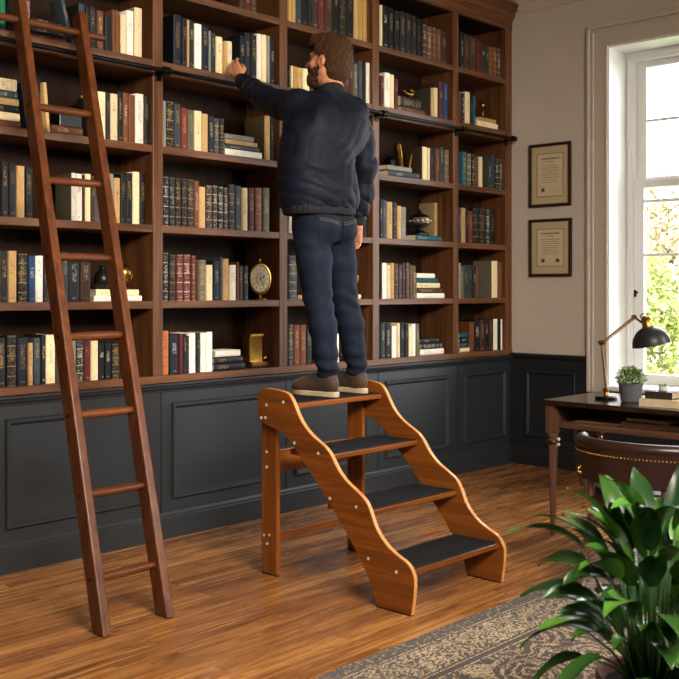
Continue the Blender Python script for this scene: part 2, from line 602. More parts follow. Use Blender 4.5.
# window: casing, frame, two sashes with bars, panes, sill
win = bpy.data.objects.new('window_1', None)
COL.objects.link(win)
win.location = (WALL_X, 3.0, WZ0)
struct(win)
mb = MB()
cw = 0.162
for (y0, y1, z0, z1) in ((WY1, WY1 + cw, 0.60, WZ1 + cw), (WY0 - cw, WY0, 0.60, WZ1 + cw), (WY0, WY1, WZ1, WZ1 + cw)):
    mb.box(WALL_X - 0.022, WALL_X + 0.002, y0, y1, z0, z1)
for (y0, y1, z0, z1) in ((WY1 + cw - 0.022, WY1 + cw, 0.60, WZ1 + cw), (WY0 - cw, WY0 - cw + 0.022, 0.60, WZ1 + cw), (WY0 - cw, WY1 + cw, WZ1 + cw - 0.022, WZ1 + cw)):
    mb.box(WALL_X - 0.044, WALL_X - 0.0, y0, y1, z0, z1)
for (y0, y1, z0, z1) in ((WY1 + cw - 0.05, WY1 + cw - 0.034, 0.60, WZ1 + cw - 0.034), (WY0 - cw + 0.034, WY0 - cw + 0.05, 0.60, WZ1 + cw - 0.034), (WY0 - cw + 0.034, WY1 + cw - 0.034, WZ1 + cw - 0.05, WZ1 + cw - 0.034),
                         (WY1, WY1 + 0.016, 0.60, WZ1 + 0.016), (WY0 - 0.016, WY0, 0.60, WZ1 + 0.016), (WY0 - 0.016, WY1 + 0.016, WZ1, WZ1 + 0.016)):
    mb.box(WALL_X - 0.032, WALL_X - 0.0, y0, y1, z0, z1)
mb.build('casing', M['trim_paint'], win, bevel=0.004)
mb = MB()                                  # lining boards of the deep reveal
FX = WALL_X + 0.262
for b in ((WALL_X - 0.02, FX, WY1 - 0.012, WY1 + 0.004, WZ0, WZ1), (WALL_X - 0.02, FX, WY0 - 0.004, WY0 + 0.012, WZ0, WZ1), (WALL_X - 0.02, FX, WY0, WY1, WZ1 - 0.012, WZ1 + 0.004)):
    mb.box(*b)
mb.build('lining', M['white_paint'], win, bevel=0.003)
mb = MB()
jy1, jy0, jt = WY1 - 0.066, WY0 + 0.066, 3.045
for b in ((FX - 0.02, FX + 0.08, jy1, WY1, WZ0, WZ1), (FX - 0.02, FX + 0.08, WY0, jy0, WZ0, WZ1), (FX - 0.02, FX + 0.08, jy0, jy1, jt, WZ1),
          (FX - 0.035, FX, jy1 + 0.02, jy1 + 0.04, WZ0, jt + 0.03), (FX - 0.035, FX, jy0 - 0.04, jy0 - 0.02, WZ0, jt + 0.03), (FX - 0.035, FX, jy0 - 0.04, jy1 + 0.04, jt + 0.02, jt + 0.04)):
    mb.box(*b)
mb.build('frame', M['white_paint'], win, bevel=0.003)
gl1, gl0 = jy1 - 0.078, jy0 + 0.078


def sash(name, xa, xb, z0, z1, botw, topw, bars):
    mb = MB()
    mb.box(xa, xb, gl1, jy1, z0, z1)
    mb.box(xa, xb, jy0, gl0, z0, z1)
    mb.box(xa, xb, gl0, gl1, z0, z0 + botw)
    mb.box(xa, xb, gl0, gl1, z1 - topw, z1)
    ym = 0.5 * (gl0 + gl1)
    for zb in bars:
        mb.box(xa + 0.006, xb - 0.006, gl0, gl1, zb - 0.011, zb + 0.011)
    mb.box(xa + 0.006, xb - 0.006, ym - 0.011, ym + 0.011, z0 + botw, z1 - topw)
    o = mb.build(name, M['white_paint'], win, bevel=0.004)
    g = MB()
    xm = 0.5 * (xa + xb)
    g.box(xm - 0.002, xm + 0.002, gl0 - 0.005, gl1 + 0.005, z0 + botw - 0.005, z1 - topw + 0.005)
    g.build('pane', M['glass'], o)


sash('upper_sash', FX + 0.035, FX + 0.075, 2.10, jt, 0.085, 0.045, [2.605])
sash('lower_sash', FX - 0.008, FX + 0.032, 0.655, 2.165, 0.075, 0.06, [2.005, 1.608])
mb = MB()
mb.box(WALL_X - 0.075, FX + 0.0, WY0 - cw - 0.02, WY1 + cw * 0.0 + 0.0, 0.622, 0.655)
mb.build('sill', M['white_paint'], win, bevel=0.006)
mb = MB()
mb.tube([(FX - 0.015, jy1 - 0.03, 1.33), (FX - 0.05, jy1 - 0.03, 1.345), (FX - 0.045, jy1 - 0.03, 1.30)], 0.009)
mb.build('catch', M['black_iron'], win, smooth=True)

# ================================================================== THE BOOKCASE
POSTS = [1.42, 2.365, 3.351, 4.290, 5.147, 6.040]
PW = 0.033
SH_TOP = [0.885, 1.290, 1.700, 2.130, 2.590, 2.995]
FRONT, BACK = WALL_Y, WALL_Y + 0.30
RX0 = 6.688
case = thing('bookcase', 'dark walnut built-in bookcase covering the back wall above the charcoal base', 'bookcase', (4.1, WALL_Y, 0.86))
for x in POSTS:
    mb = MB()
    mb.box(x - PW, x + PW, FRONT, BACK + 0.02, 0.885, 3.385)
    mb.build('upright', M['walnut_z'], case, bevel=0.003)
mb = MB()
mb.box(RX0, WALL_X - 0.001, FRONT, BACK + 0.02, 0.885, 3.385)
mb.build('upright', M['walnut_z'], case, bevel=0.003)
EDGES = [(POSTS[i] + PW, (POSTS[i + 1] - PW) if i < 5 else RX0) for i in range(6)]
for (x0, x1) in EDGES:
    for k, zt in enumerate(SH_TOP[1:]):
        th = 0.078 if k == 3 else 0.040
        mb = MB()
        mb.box(x0, x1, FRONT + 0.002, BACK + 0.02, zt - th, zt)
        mb.build('shelf', M['walnut_x'], case, bevel=0.003)
mb = MB()
mb.box(POSTS[0] - PW, WALL_X - 0.001, FRONT - 0.006, BACK + 0.02, 0.845, 0.885)
mb.build('bottom_board', M['walnut_x'], case, bevel=0.004)
mb = MB()
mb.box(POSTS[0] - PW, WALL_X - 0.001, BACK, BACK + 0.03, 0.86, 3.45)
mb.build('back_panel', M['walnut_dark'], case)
mb = MB()
mb.box(POSTS[0] - PW, WALL_X - 0.001, FRONT - 0.004, FRONT + 0.03, 3.385, 3.47)
mb.build('header', M['walnut_x'], case, bevel=0.003)
mb = MB()
mb.prism([(FRONT + 0.05, 3.455), (FRONT - 0.012, 3.455), (FRONT - 0.014, 3.475), (FRONT - 0.03, 3.485), (FRONT - 0.036, 3.51), (FRONT - 0.062, 3.53), (FRONT - 0.075, 3.548), (FRONT - 0.09, 3.552), (FRONT - 0.09, 3.575), (FRONT + 0.05, 3.575)], 0, POSTS[0] - PW - 0.08, WALL_X - 0.001)
mb.build('crown', M['walnut_x'], case, smooth='auto')

mb = MB()
mb.box(POSTS[0] - PW, WALL_X - 0.001, FRONT + 0.03, BACK + 0.02, 3.386, 3.41)
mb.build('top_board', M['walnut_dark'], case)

# charcoal panelled base under it
base = thing('base_cabinet', 'charcoal painted panelled base running under the bookcase shelves', 'cabinet', (4.1, WALL_Y, 0.0))
mb = MB()
mb.box(POSTS[0] - PW, WALL_X - 0.001, WALL_Y + 0.012, BACK + 0.02, 0.0, 0.845)
mb.build('carcass', M['charcoal'], base)
for i in range(6):
    xa = POSTS[i]
    xb = POSTS[i + 1] if i < 5 else 6.775
    mb = MB()
    mb.box(xa + 0.022, xb - 0.022, WALL_Y - 0.002, WALL_Y + 0.02, 0.14, 0.80)
    moulding_frame(mb, 1, WALL_Y - 0.002, xa + 0.088, xb - 0.092, 0.205, 0.735, 0.034, 0.018)
    mb.build('panel', M['charcoal'], base, smooth='auto', angle=25)
    mb = MB()
    mb.box(xa - 0.021, xa + 0.021, WALL_Y + 0.001, WALL_Y + 0.02, 0.14, 0.80)
    mb.build('stile', M['charcoal'], base, bevel=0.002)
mb = MB()
y = WALL_Y
mb.prism([(y + 0.02, 0.795), (y - 0.006, 0.795), (y - 0.010, 0.808), (y - 0.022, 0.815), (y - 0.026, 0.828), (y - 0.036, 0.833), (y - 0.036, 0.843), (y + 0.02, 0.845)], 0, POSTS[0] - PW, WALL_X - 0.001)
mb.build('ledge', M['charcoal'], base, smooth='auto')
mb = MB()
mb.prism([(y + 0.02, 0.0), (y - 0.020, 0.0), (y - 0.020, 0.112), (y - 0.014, 0.118), (y - 0.014, 0.128), (y - 0.004, 0.14), (y + 0.02, 0.14)], 0, POSTS[0] - PW, WALL_X - 0.019)
mb.build('plinth', M['charcoal'], base, smooth='auto')

# ladder rail
RAIL_Y, RAIL_Z = 4.392, 2.522
rail = thing('ladder_rail', 'long black iron ladder rail fixed along the bookcase front', 'rail', (4.1, RAIL_Y, RAIL_Z))
mb = MB()
mb.tube([(1.40, RAIL_Y, RAIL_Z), (6.712, RAIL_Y, RAIL_Z)], 0.0125, 14)
mb.build('bar', M['black_iron'], rail, smooth='auto')
for x in POSTS + [6.69]:
    mb = MB()
    mb.tube([(x - 0.022, RAIL_Y, RAIL_Z), (x + 0.022, RAIL_Y, RAIL_Z)], 0.022, 14)
    mb.box(x - 0.012, x + 0.012, RAIL_Y, FRONT - 0.001, RAIL_Z - 0.012, RAIL_Z + 0.012)
    mb.box(x - 0.018, x + 0.018, FRONT - 0.006, FRONT - 0.0002, RAIL_Z - 0.045, RAIL_Z + 0.03)
    mb.build('bracket', M['black_iron'], rail, bevel=0.002)

# ================================================================== THE LADDER
lad = thing('library_ladder', 'tall dark brown wooden ladder leaning on the iron rail', 'ladder', (2.44, 3.4, 0))
LA, LB = Vector((2.282, 3.4, 0)), Vector((2.474, 4.330, 2.52))
RA, RB = Vector((2.588, 3.4, 0)), Vector((2.802, 4.330, 2.52))


def at_z(A, B, z):
    return A + (B - A) * (z / B.z)


def stile(A, B, ztop):
    T = at_z(A, B, ztop)
    ax = (B - A).normalized()
    nx = Vector((1, 0, 0))
    nx = (nx - ax * nx.dot(ax)).normalized()
    ny = ax.cross(nx).normalized()
    mb = MB()
    hw, hd = 0.0205, 0.040
    P = []
    for E, zc in ((A, 0.001), (T, None)):
        for dx, dy in ((-1, -1), (1, -1), (1, 1), (-1, 1)):
            q = E + nx * hw * dx + ny * hd * dy
            if zc is not None:
                q = q + ax * ((zc - q.z) / ax.z)
            P.append(q)
    mb.add(P, [(0, 1, 2, 3), (7, 6, 5, 4), (4, 5, 1, 0), (5, 6, 2, 1), (6, 7, 3, 2), (7, 4, 0, 3)])
    mb.f = [tuple(reversed(f)) for f in mb.f]
    mb.build('stile', M['ladder_z'], lad, bevel=0.007, seg=3)
    return ax, nx, ny


stile(LA, LB, 2.80)
axl, nxl, nyl = stile(RA, RB, 2.715)
RZ = [0.200, 0.513, 0.826, 1.150, 1.495, 1.845, 2.192]
for z in RZ:
    a, b = at_z(LA, LB, z), at_z(RA, RB, z)
    mb = MB()
    n = 9
    pts = [a + (b - a) * (0.04 + 0.92 * i / (n - 1)) for i in range(n)]
    mb.tube(pts, [0.0145, 0.017, 0.0185, 0.019, 0.019, 0.019, 0.0185, 0.017, 0.0145], 14)
    mb.build('rung', M['ladder_x'], lad, smooth='auto')
    for p, s in ((a, -1), (b, 1)):
        mb = MB()
        d = nxl * s
        mb.tube([p + d * 0.0195, p + d * 0.024], 0.007, 10)
        mb.build('bolt', M['black_iron'], lad)
a, b = at_z(LA, LB, 2.618), at_z(RA, RB, 2.618)
d = (b - a).normalized()
dy = Vector((0, 0.0, 0))
mb = MB()
mb.tube([a - d * 0.16 + dy, a + dy, b + dy, b + d * 0.125 + dy], 0.0175, 14)
mb.build('cross_bar', M['ladder_x'], lad, smooth='auto')

# ================================================================== THE STEP STOOL
PANEL = [(3.589, 0.852), (3.583, 0.87), (3.56, 0.883), (3.52, 0.888), (3.424, 0.882), (3.38, 0.872), (3.353, 0.846), (3.334, 0.813), (3.31, 0.773), (3.278, 0.733), (3.236, 0.699), (3.184, 0.671), (3.14, 0.648), (3.11, 0.62), (3.085, 0.583), (3.057, 0.548), (3.013, 0.51), (2.959, 0.481), (2.912, 0.452), (2.886, 0.424), (2.869, 0.387), (2.85, 0.345), (2.823, 0.307), (2.781, 0.269), (2.727, 0.24), (2.678, 0.221), (2.652, 0.199), (2.637, 0.171), (2.632, 0.147), (2.639, 0.068), (2.650, 0.004), (2.846, 0.004), (2.85, 0.025), (2.869, 0.083), (2.9, 0.135), (2.947, 0.204), (3.02, 0.293), (3.082, 0.363), (3.158, 0.443), (3.249, 0.539), (3.342, 0.627), (3.391, 0.669), (3.43, 0.69), (3.458, 0.697), (3.508, 0.708), (3.565, 0.724), (3.586, 0.742)]
stool = thing('step_stool', 'honey brown wooden step stool with four black carpeted treads under the man', 'step stool', (3.6, 3.1, 0))


def smooth_outline(pts, it=1):
    for _ in range(it):
        out = []
        n = len(pts)
        for i in range(n):
            p, q = pts[i], pts[(i + 1) % n]
            if math.hypot(p[0] - q[0], p[1] - q[1]) < 0.12:
                out += [(0.75 * p[0] + 0.25 * q[0], 0.75 * p[1] + 0.25 * q[1]), (0.25 * p[0] + 0.75 * q[0], 0.25 * p[1] + 0.75 * q[1])]
            else:
                out += [p, q]
        pts = out
    return pts


OUT = smooth_outline(PANEL, 1)
BOLTS = [(3.525, 0.808), (3.41, 0.83), (3.56, 0.745), (3.531, 0.748), (3.337, 0.648), (3.184, 0.617), (3.112, 0.425), (2.955, 0.41), (2.885, 0.199), (2.729, 0.171)]
SX0, SX1, ST = 3.275, 3.955, 0.025
for x0, s in ((SX0, -1), (SX1 - ST, 1)):
    mb = MB()
    mb.prism(OUT, 0, x0, x0 + ST)
    mb.mi = [0, 0] + [1] * (len(mb.f) - 2)
    pn = mb.build('side_panel', [M['stool_y'], M['stool_edge']], stool, bevel=0.005, seg=3)
    xs = x0 if s < 0 else x0 + ST
    for (by, bz) in BOLTS:
        mb = MB()
        mb.tube([(xs - s * 0.002, by, bz), (xs + s * 0.003, by, bz)], 0.0068, 12)
        mb.tube([(xs + s * 0.003, by, bz), (xs + s * 0.0036, by, bz)], 0.0042, 6)
        mb.build('bolt', M['steel'], pn)
    mb = MB()
    mb.box(x0 + 0.002, x0 + ST - 0.002, 2.655, 2.842, 0.0, 0.005)
    mb.build('foot_pad', M['black_iron'], pn)
TREADS = [(2.658, 0.185), (2.900, 0.395), (3.140, 0.610), (3.372, 0.822)]
for i, (yf, z) in enumerate(TREADS):
    dep = 0.252 if i < 3 else 0.235
    mb = MB()
    mb.box(SX0 + ST, SX1 - ST, yf, yf + dep, z - 0.024, z)
    tr = mb.build('tread', M['stool_x'], stool, bevel=0.004)
    mb = MB()
    mb.box(SX0 + ST + 0.006, SX1 - ST - 0.006, yf + 0.012, yf + dep - 0.004, z - 0.001, z + 0.0045)
    mb.build('mat', M['carpet'], tr, bevel=0.002)
for x0, s in ((SX0 + ST, -1), (SX1 - 2 * ST, 1)):
    mb = MB()
    mb.box(x0, x0 + ST, 3.482, 3.588, 0.004, 0.80)
    lg = mb.build('leg', M['stool_z'], stool, bevel=0.005, seg=3)
    mb = MB()
    mb.box(x0 + 0.002, x0 + ST - 0.002, 3.485, 3.585, 0.0, 0.006)
    mb.build('foot_pad', M['black_iron'], lg)
    xs = x0 if s < 0 else x0 + ST
    for (by, bz) in ((3.549, 0.582), (3.549, 0.51), (3.568, 0.183), (3.532, 0.19), (3.546, 0.146)):
        mb = MB()
        mb.tube([(xs - s * 0.002, by, bz), (xs + s * 0.003, by, bz)], 0.0068, 12)
        mb.build('bolt', M['steel'], lg)
mb = MB(); mb.box(SX0 + 2 * ST, SX1 - 2 * ST, 3.54, 3.562, 0.475, 0.585)
mb.build('stretcher', M['stool_x'], stool, bevel=0.004)
mb = MB(); mb.box(SX0 + 2 * ST, SX1 - 2 * ST, 3.535, 3.557, 0.150, 0.190)
mb.build('stretcher', M['stool_x'], stool, bevel=0.004)

# ================================================================== RUG
RX, RYT, RW, RH = 1.15, 2.462, 3.45, 3.1
mb = MB()
mb.box(0, RW, -RH, 0, 0.0, 0.011)
rug = mb.build('rug', rug_mat(RW, RH, 0.3), bevel=0.004)
rug.location = (RX, RYT, 0.0005)
tag(rug, 'worn grey brown oriental rug with beige scroll pattern on the wood floor', 'rug')
# ================================================================== BOOKS
CLOTH = {'black': '#0e0f10', 'charcoal': '#1b1d1f', 'slate': '#31383e', 'navy': '#111623', 'blue': '#173a60', 'teal': '#174a54', 'dark green': '#20312a',
         'green': '#156b4c', 'cream': '#e2cda2', 'white': '#e9e1d2', 'tan': '#b8935f', 'ochre': '#a98347', 'brown': '#5f3823', 'dark brown': '#3b261b',
         'maroon': '#561f1e', 'red': '#73291f', 'rust': '#6a3d22', 'orange': '#b06433', 'grey': '#85837b', 'olive': '#5c5641'}
C1 = {'k': 'black', 'c': 'charcoal', 's': 'slate', 'n': 'navy', 'b': 'blue', 'te': 'teal', 'dg': 'dark green', 'g': 'green', 'cr': 'cream', 'w': 'white', 't': 'tan',
      'o': 'ochre', 'br': 'brown', 'db': 'dark brown', 'm': 'maroon', 'r': 'red', 'ru': 'rust', 'or': 'orange', 'gr': 'grey', 'ol': 'olive'}
BAYS = {1: 'bay behind ladder', 2: 'bay right of ladder', 3: 'bay behind the man', 4: 'bay right of the man', 5: 'room corner bay'}
SHELF = {1: 'bottom shelf', 2: 'second shelf up', 3: 'third shelf up', 4: 'shelf under the rail', 5: 'shelf at rail height', 6: 'top shelf'}
ORD = 'first second third fourth fifth sixth seventh eighth ninth tenth eleventh twelfth thirteenth fourteenth fifteenth sixteenth seventeenth eighteenth nineteenth twentieth'.split()
# upright books, surveyed along each shelf: left edge, right edge, top, cloth, tooling (0 plain, 1 lettered, 2 tooled antique)
UP = {
 (1, 5): "-6 0 -14 dg 1;0 6 -12 g 0;7 13 -9 k 1;26 30.5 -6 m 2;79 85.5 4 s 1;86 90 7 k 1;90.5 96 7 c 1;97.5 104 11 br 1;105 112 15 k 0;112.5 115.7 10 br 0;116 120 11 rust 0;121 126.5 15 cr 0;127 134 11 w 1;135 142.5 8 cr 1",
 (1, 4): "35 41 79 n 1;95.5 98 95 gr 1;98.5 106 92 cr 1;106.5 110.5 93 c 1;111 118 94 cr 1;118.5 123 92 k 1;123.5 128.5 93 ru 1;129 135.5 95 ru 0;136 144 94 w 1;144.5 149.5 96 c 1",
 (1, 3): "-5 1 158 k 1;2 9 161 c 1;9.5 16.5 163 c 1;17 25 166 t 1;26 33 168 k 1;72 76 173 w 1;76.5 82.5 174 w 1;83 85 175 db 0;85.5 91 174 cr 0;91.5 95 178 db 1;109 114 174 gr 1;114.5 120.5 178 t 1;121 126 174 k 1;126.5 133 173 k 1;133.5 140 172 cr 1;140.5 146 174 k 1",
 (1, 2): "-5 0.5 251 t 1;1 8 251 c 1;9 17 251 t 1;18 28 254 k 2;29 35.5 256 b 1;36 43.5 256 w 1;44 48 258 c 1;57 61 255 gr 1;62 69 252 s 1;69.5 80 253 c 1;81 91 254 db 1",
 (1, 1): "-3 6 338 c 1;7 17 336 k 2;18 28 338 n 1;28.5 33 343 t 1;34 41 338 s 1;41.5 46 335 k 1;46.5 55.5 335 cr 1;72 76 341 gr 1;76.5 84 341 dg 2;84.5 91 341 m 1;91.5 98.5 341 cr 1;99 105 343 k 1;105.5 111 343 k 1;112 120 344 k 2",
 (2, 6): "240 245 -9 db 1;245.5 251 -8 m 1;251.5 257 -6 db 2",
 (2, 5): "174 182 15 n 1;182.5 187.3 18 k 1;187.6 189.4 20 t 0;189.7 194.5 21 c 1;195 202 24 w 1;202.7 209 27 n 1;209.3 211 31 gr 0;211.3 216 33 dg 1;216.8 223 37 cr 1;240.5 245 36 k 1;245.5 251 33 n 1;251.6 257 35 k 1;257.4 261.6 34 w 0;262 267 35 cr 0;267.5 270 36 gr 0;270.4 275 40 k 1",
 (2, 4): "163.5 166 101 gr 1;166.3 174.5 102 k 2;175 181 104 s 1;182 187.4 108 r 1;188 194.5 110 ol 1;195 202 111 cr 1;202.6 208.3 114 t 1;209 214 116 n 1;214.6 219.3 119 s 2;219.7 224.3 119 k 2;265 270.5 116 t 1;271 274.5 118 k 2;275 278.5 118 db 0",
 (2, 3): "163.5 169 177 k 2;169.8 175.2 178 k 2;175.8 181.4 179 k 2;182 187.2 179 k 2;187.8 194.2 180 k 2;194.8 199.4 181 ru 1;199.8 205.8 187 t 0;206.4 212.4 186 db 2;213 217.8 186 db 2;218.3 223.6 187 k 2;224 228.2 188 db 2;228.8 235 185 c 2;235.5 241.4 186 s 1;242.5 248 188 cr 1;248.6 254.6 188 m 1;255.2 262.2 188 rust 2;263 270 188 ol 1",
 (2, 2): "163.5 168.8 253 k 2;169.8 175.8 255 k 2;177 183.2 255 m 2;184 191 255 m 2;191.6 196 256 m 2;196.6 198.8 262 db 0;199.4 206.4 260 ol 2;207 213 265 cr 1;214 219.5 261 n 1;220.3 223 257 s 0;223.3 229 259 t 1;229.3 231 265 cr 0;231.4 236.3 265 w 1;237 239 262 br 0;239.4 243 266 db 1;243.5 248.7 266 k 1",
 (2, 1): "163.5 169 331 or 2;170.5 178.5 334 n 1;180 183.3 334 m 0;183.6 187 334 n 1;187.3 189.3 336 db 1;189.7 196 333 w 1;197 200.6 333 c 1;201 206.4 333 w 1;207 212.8 332 w 1",
 (3, 6): "288.8 292 -22 o 0;292.4 296 -22 t 0;296.5 302 -22 s 1;302.5 308.5 -21 k 1;309 312.3 -20 c 1;312.8 318.5 -19 db 1;319 325 -18 m 1;325.5 333 -16 db 1;333.5 339.3 -14 k 1;339.8 346.5 -12 k 2;347 354 -10 k 1;354.5 358.3 -9 t 0;358.7 362.8 -7 o 0;363.2 367.4 -6 o 0;367.8 371.8 -4 br 0",
 (3, 5): "289 290.8 69 c 2;291.2 293 72 cr 0;293.4 298 73 o 1;298.4 303 74 t 1;303.5 310 69 cr 0;310.4 314 70 db 1;341 344.4 66 t 0;344.8 349.3 65 m 1;349.7 353.4 64 db 1;353.8 358 64 ol 1;358.4 363 61 s 1;363.4 366.2 62 k 0;366.6 371 63 w 0",
 (3, 3): "289 293 198 w 1;293.4 297 200 s 1;360 363.5 207 s 1;364 368 210 c 1",
 (3, 2): "289 297.5 256 s 2",
 (3, 1): "289 293.6 325 s 2;294.2 300 325 br 1;300.6 306.4 325 ru 1;307 312 326 c 1;334.5 339.5 334 w 1",
 (4, 6): "380.6 382.6 5 cr 0;383.2 388.4 6 k 1;389 394 8 k 1;394.6 400 11 k 1;400.6 406 12 c 1;406.6 411.6 14 c 1;412.2 417 16 c 1;417.6 422.4 19 k 1;422.8 427 25 db 2;427.4 432 27 br 2;432.4 437 28 br 2;437.4 441.4 30 br 2;442 447.4 32 db 1",
 (4, 5): "381 384.4 76 m 1;385 390.6 73 w 1;391 394.4 75 cr 1;395 398.4 79 m 1;431.5 434.3 88 t 0;434.6 438 88 cr 0;439.6 443.6 82 m 1;444 448.2 84 b 1",
 (4, 4): "423 427.4 147 cr 0;427.8 430.2 148 cr 0;430.7 434.4 148 n 1;436 440 149 br 1;440.6 444 147 s 1;444.5 449.5 150 ol 2",
 (4, 3): "380.6 382.6 200 c 1;383 387 200 s 1;387.4 393 202 t 1;393.4 397.4 203 n 2;397.8 401.6 206 t 1;402 406.4 207 gr 2;435 441 203 t 0",
 (4, 2): "380.6 382.4 262 n 1;382.8 387 263 w 1;387.4 391 265 cr 1;391.4 394.6 263 t 1;395 398.8 264 db 2;399.2 402.4 265 s 1;402.8 405.4 263 m 1;405.8 410 263 s 2;410.4 413 265 rust 1;413.4 416 266 ol 1",
 (4, 1): "381.5 385.4 323 s 1;386 391.5 323 c 1;392 397 326 w 1;397.4 400.4 323 cr 1;401 404.6 322 n 1;405 409 324 k 1;409.4 411.8 327 cr 0;412.2 416 324 w 0;416.4 419.6 324 ol 1",
 (5, 6): "461 464 33 c 1;464.8 469.4 35 db 1;470 476.4 37 db 1;477.6 481.6 40 m 0;482 485.6 44 db 1;486 488.6 46 dg 1;489 493.2 47 ru 2;493.6 497 48 ru 2;497.4 501 49 db 2",
 (5, 5): "459.4 461.6 93 br 0;462.4 465 93 k 2;465.6 470.4 92 cr 1;471 473 96 c 1;473.4 475.6 96 te 1",
 (5, 4): "463 466.6 152 te 2;467.4 471.6 154 ol 2;472 475.4 155 k 2;476 478.8 157 br 0;479.3 483 157 cr 0;488.6 491.6 160 dg 1;492 495 155 s 0;495.6 499 160 k 2;499.4 503 160 k 2",
 (5, 3): "459.6 461.6 208 s 1;462 466 208 t 1;466.6 469 209 n 1;469.4 473 211 r 1;473.6 478.6 209 k 2;479 486 209 k 2;486.6 490 210 dg 2;490.6 494.6 210 k 1",
 (5, 2): "459.6 461 263 gr 0;461.5 464 267 ol 2;464.5 468.6 265 dg 1;469 473 265 dg 1;473.6 476 266 c 1;476.4 478.8 267 br 0;492.4 498 261 cr 0;498.6 503.4 262 rust 2",
 (5, 1): "470 474.6 322 ru 0;475.2 480 320 k 1;480.6 484.6 320 db 1;485 489.2 320 k 1;489.6 493.6 320 db 1;494 498 319 w 0;499 501 319 k 0;501.4 503.4 319 w 0",
}
# lying stacks, bottom volume first: left edge, right edge, thickness in mm, cloth, tooling
FLAT = {
 (1, 5): [(31, 66, 22, 'br', 1), (31, 63.5, 38, 'k', 1), (31, 62, 38, 'k', 1)],
 (1, 4): [(-12, 21, 34, 'br', 0), (-12, 20, 38, 'cr', 0), (-12, 19, 34, 'k', 1), (-12, 19, 34, 't', 1), (-12, 18, 34, 's', 1), (-12, 17, 56, 'cr', 2)],
 (1, 2): [(94, 142, 29, 'w', 1), (96, 139, 33, 'cr', 1)],
 (2, 4): [(225, 262, 40, 'w', 1), (225.5, 260, 28, 's', 1), (225, 257.5, 26, 't', 1), (225, 254, 30, 'gr', 1)],
 (2, 1): [(214.5, 245.5, 40, 'n', 1), (214.5, 243.5, 38, 'c', 1), (215.5, 240.5, 36, 'w', 0)],
 (3, 2): [(298, 305, 28, 'o', 1), (348, 361, 30, 'cr', 1)],
 (4, 5): [(402, 425, 36, 'br', 1), (401, 421, 72, 'k', 2)],
 (4, 4): [(389, 420, 42, 's', 1), (387, 412, 32, 'gr', 1)],
 (4, 3): [(416, 442, 40, 'te', 1)],
 (4, 2): [(417, 444.5, 37, 'w', 1), (417, 443, 35, 'db', 1), (417, 440, 37, 'cr', 1), (417, 438, 33, 'te', 0), (417, 435, 33, 'w', 1)],
 (4, 1): [(420.4, 444, 42, 'w', 1), (420.4, 442, 40, 'c', 2), (420.4, 439, 36, 'c', 1)],
 (5, 5): [(477, 498, 46, 'cr', 1), (480, 496, 32, 't', 1)],
 (5, 1): [(460, 469.5, 34, 'cr', 0), (460, 468.5, 36, 'te', 1), (460, 469, 36, 'n', 1), (460, 468, 38, 'te', 1)],
}
SPINE_Y = 4.492
BOOK_N = 0


def book_mesh(name, w, d, h):
    """cloth case with a rounded back; spine at y = 0, standing on z = 0"""
    t = min(0.0028, w * 0.2)
    bul = min(0.006, w * 0.16)
    n = 6
    outer = [(-w / 2, d)] + [(-w / 2 * math.cos(math.pi * i / n) , bul * (1 - math.sin(math.pi * i / n))) for i in range(n + 1)] + [(w / 2, d)]
    inner = [(w / 2 - t, d)] + [((w / 2 - t) * math.cos(math.pi * i / n), t + bul + 0.0 - bul * math.sin(math.pi * i / n)) for i in range(n + 1)] + [(-w / 2 + t, d)]
    no = len(outer)
    vs, fs = [], []
    for z in (0, h):
        vs += [(x, y, z) for x, y in outer] + [(x, y, z) for x, y in reversed(inner)]
    m = 2 * no
    for i in range(no - 1):
        fs.append((i, i + 1, m + i + 1, m + i))                                      # outside
        fs.append((no + i + 1, no + i, m + no + i, m + no + i + 1))                  # inside
        fs.append((i + 1, i, no + i, no + i + 1))                                    # bottom edge
        fs.append((m + i, m + i + 1, m + no + i + 1, m + no + i))                    # top edge
    for i in (0, no - 1):
        q = (i, no + i, m + no + i, m + i)
        fs.append(q if i else tuple(reversed(q)))
    fs = [tuple(reversed(f)) for f in fs]
    me = bpy.data.meshes.new(name)
    me.from_pydata(vs, [], [tuple(reversed(f)) for f in fs])
    me.materials.append(M['book'])
    me.shade_smooth()
    me.set_sharp_from_angle(angle=math.radians(50))
    pg = MB()
    pg.box(-w / 2 + t, w / 2 - t, bul + t * 0.5, d - 0.004, 0.003, h - 0.0035)
    return me, pg


def make_book(x, y, z, w, d, h, cloth, gild, label, group, rot=(0, 0, 0), board=None):
    global BOOK_N
    BOOK_N += 1
    me, pg = book_mesh('book', w, d, h)
    o = bpy.data.objects.new('book', me)
    COL.objects.link(o)
    p = pg.build('page_block', M['pages'], None)
    p.parent = o
    o.location = (x, y, z)
    o.rotation_euler = rot
    c = hexc(CLOTH[cloth])
    v = RNG.uniform(0.82, 1.12)
    o.color = (c[0] * v, c[1] * v, c[2] * v, 1)
    o['book_width'], o['book_height'], o['gilding'] = float(w), float(h), float(gild)
    if board:
        o['board_colour'] = hexc(board)[:3]
        o['board_tone_shade'] = 1.0
    return tag(o, label, 'book', group)


def name_of(c):
    return C1.get(c, c)


